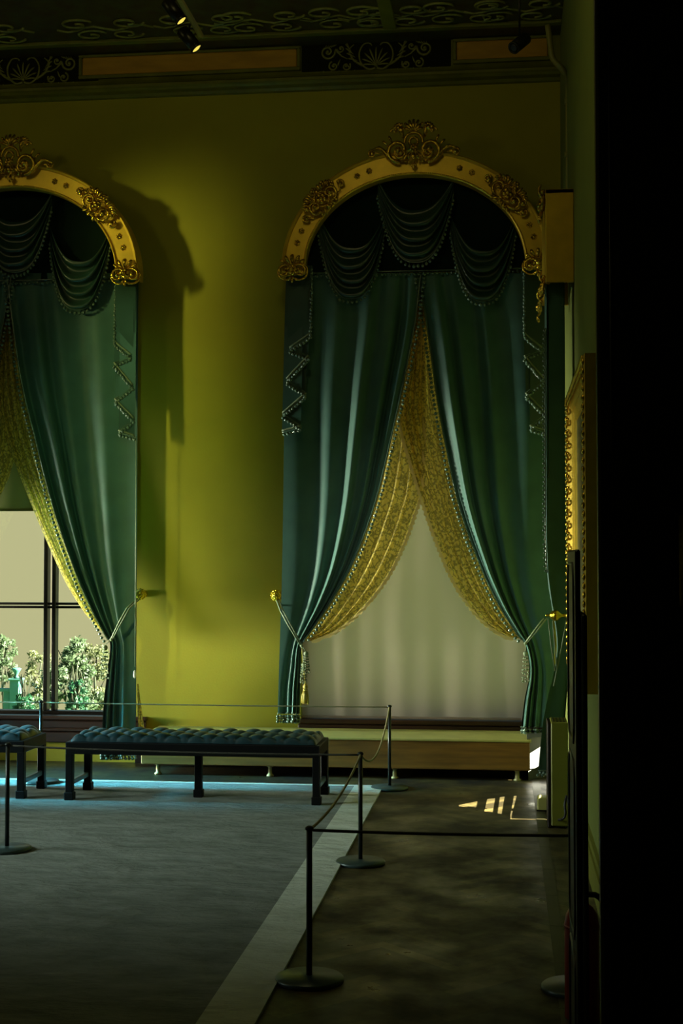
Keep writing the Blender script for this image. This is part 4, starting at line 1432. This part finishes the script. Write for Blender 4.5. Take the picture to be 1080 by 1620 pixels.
# near door leaf, almost black
DY = 3.0
dx0 = P(946, 800, DY).x
d_ = MB(); d_.box((dx0, DY, 0), (XR - .002, DY + .05, 3.4), .006)
door = struct('door_1', d_, M['blackwood'], label='near black door leaf standing open at the right edge')
dm = MB()
dm.tube([(dx0 + .03, DY - .003, z_) for z_ in (.2, 1.2, 1.9, 3.2)], .004, 6)
dm.build('edge_moulding', M['blackwood'], door)
hx = P(1079, 890, DY - .05).x
hm = MB(); hm.tube([(hx, DY - .01, 1.795), (hx, DY - .05, 1.79), (hx, DY - .055, 1.7), (hx, DY - .05, 1.61), (hx, DY - .01, 1.605)], .009, 8)
hm.build('door_handle', M['brass'], door)

# ---------------------------------------------------------------- track lights
def track(a, b, label, heads):
    t = thing('track_rail', label, 'track light rail', a)
    m_ = MB(); a = Vector(a); b = Vector(b)
    m_.box((a.x - .018, a.y, a.z - .012), (a.x + .018, b.y, a.z + .012), .003)
    for o in (-.012, .012):
        m_.box((a.x + o - .002, a.y, a.z - .016), (a.x + o + .002, b.y, a.z - .012))
    m_.build('rail', M['leg_pale'], t)
    s_ = MB(); s_.tube([(a.x, a.y + .3, a.z + .01), (a.x, a.y + .3, ZC)], .006, 8); s_.build('hanger', M['lampblack'], t)
e = P(318, 57, 9.3)
track((e.x, 7.2, e.z), (e.x, 9.3, e.z), 'ceiling track rail carrying the two lit spotlights', None)
def head(px, py, Y, aim, lit, label, drop=.10):
    c = P(px, py, Y)
    t = thing('track_spotlight', label, 'spotlight', c, 'track spotlights')
    ax = (Vector(aim) - c).normalized()
    L_ = .17; R_ = .044
    q = ax.orthogonal().normalized(); q2 = ax.cross(q)
    def ringm(mb, prof_, seg=20):
        vs = []; fs = []
        for r, h in prof_:
            for k in range(seg):
                a = 2 * PI * k / seg
                vs.append(c + ax * h + q * (r * math.cos(a)) + q2 * (r * math.sin(a)))
        for i in range(len(prof_) - 1):
            for k in range(seg):
                fs.append((i * seg + k, i * seg + (k + 1) % seg, (i + 1) * seg + (k + 1) % seg, (i + 1) * seg + k))
        fs.append(tuple(range(seg - 1, -1, -1))); fs.append(tuple(range((len(prof_) - 1) * seg, len(prof_) * seg)))
        return mb.add(vs, fs)
    ringm(MB(), [(R_ * .7, -L_), (R_, -L_ + .01), (R_, -.03), (R_ * .82, -.028), (R_ * .82, -.018), (R_, -.016), (R_, 0), (R_ * .85, .004), (R_ * .8, -.004)]).build('shell', M['lampblack'], t)
    ringm(MB(), [(R_ * .8, -.003), (R_ * .5, .003), (R_ * .1, .005)]).build('lens', M['lens'] if lit else M['black'], t)
    st = MB(); st.tube([c - ax * .08, c - ax * .08 + Vector((0, 0, drop))], .008, 8); st.build('stem', M['lampblack'], t)
    return t
head(311, 77, 9.2, P(349, 124, 9.22), True, 'lower lit black spotlight hanging from the ceiling track')
head(287, 33, 8.9, P(325, 82, 8.92), True, 'upper black spotlight on the ceiling track, nearer the top edge')
head(812, 76, 9.6, P(770, 110, 9.4), False, 'unlit dark spotlight high in the right corner', drop=ZC - P(812, 76, 9.6).z - .03)

# ---------------------------------------------------------------- garden outside the left window
GZ = -5.2
struct('ground', MB().box((-40, 13.5, GZ - .2), (12, 46, GZ)), M['ground'])
def tree(px, pytop, pybot, Y, wpx, m, label, seed, n=1500, lf=.09):
    n *= 4
    rnd = random.Random(seed)
    top = P(px, pytop, Y); bot = P(px, pybot, Y)
    wd = wpx * 1.45 * Y / FOC / 2
    t = thing('garden_tree', label, 'tree', (top.x, Y, GZ), 'garden trees')
    tr = MB()
    zc_ = (top.z + bot.z) / 2
    tr.tube([(top.x, Y, GZ), (top.x + .1, Y, (GZ + zc_) / 2), (top.x, Y, zc_), (top.x + .05, Y, top.z - .15)], [.05, .04, .025, .008], 8)
    for i in range(9):
        a = rnd.uniform(0, 6.28); z0 = rnd.uniform(bot.z - .3, zc_)
        tr.tube([(top.x, Y, z0), (top.x + math.cos(a) * wd * .5, Y + math.sin(a) * wd * .5, z0 + .5), (top.x + math.cos(a) * wd * .9, Y + math.sin(a) * wd * .8, z0 + rnd.uniform(.05, .35))], [.014, .009, .004], 6)
    tr.build('trunk', M['trunk'], t)
    blobs = []
    for i in range(38):
        f = rnd.random() ** 1.25
        blobs.append((top.x + rnd.uniform(-1, 1) * wd * (1 - .55 * f), Y + rnd.uniform(-1, 1) * wd * .7, bot.z + (top.z - bot.z) * f * .95, rnd.uniform(.28, .62) * wd * .55))
    vs = []; fs = []
    for i in range(n):
        bx_, by_, bz_, br = rnd.choice(blobs)
        d = Vector((rnd.gauss(0, 1), rnd.gauss(0, 1), rnd.gauss(0, 1))).normalized() * br * rnd.uniform(.4, 1.05)
        c = Vector((bx_, by_, bz_)) + d
        a = Vector((rnd.gauss(0, 1), rnd.gauss(0, 1), rnd.gauss(0, 1))).normalized(); b = a.orthogonal().normalized()
        s_ = lf * rnd.uniform(.5, 1.1)
        k = len(vs)
        vs += [c - a * s_ * .5, c + b * s_ * .22, c + a * s_ * .5, c - b * s_ * .22]
        fs.append((k, k + 1, k + 2, k + 3))
    MB().add(vs, fs, False).build('foliage', m, t)
tree(112, 1012, 1115, 24, 62, M['leaf_green'], 'mid green garden tree right of the window bar', 1, 1500)
tree(150, 1020, 1118, 28, 52, M['leaf_pale'], 'pale yellow green garden tree beside the curtain tie', 2, 1500)
tree(62, 1030, 1118, 26, 40, M['leaf_pale'], 'pale sparse garden tree just left of the window bar', 3, 700)
tree(4, 1003, 1080, 27, 36, M['leaf_green'], 'sparse garden tree at the left photo edge', 4, 550)
tree(121, 1075, 1125, 20, 22, M['leaf_deep'], 'small emerald garden shrub low in the right pane', 5, 500, .07)
tree(40, 1100, 1130, 19, 26, M['leaf_deep'], 'emerald garden bush at the foot of the stone pillar', 6, 350, .07)
g = P(26, 1073, 21)
t = thing('garden_pillar', 'verdigris stone garden pillar topped by an urn, outside the left pane', 'pillar', (g.x, 21, GZ))
pm = MB(); pm.box((g.x - .22 * .35, 20.9, GZ), (g.x + .22 * .35, 21.1, g.z), .01); pm.box((g.x - .10, 20.88, g.z - .03), (g.x + .10, 21.12, g.z), .01); pm.build('shaft', M['stone'], t)
MB().lathe([(.03, 0), (.045, .015), (.02, .04), (.03, .07), (.06, .12), (.075, .15), (.06, .155), (.055, .16)], (g.x, 21, g.z), 16).build('urn', M['stone'], t)
gw = MB(); a = P(-60, 1088, 21); b = P(18, 1088, 21)
gw.box((a.x, 20.95, a.z - .05), (b.x, 21.05, a.z), .005)
for i in range(4):
    xx = b.x - .02 - i * .26
    gw.box((xx - .1, 20.97, GZ), (xx, 21.03, a.z - .05), .005)
tag(gw.build('garden_railing', M['stone']), 'verdigris stone garden railing left of the pillar', 'railing')
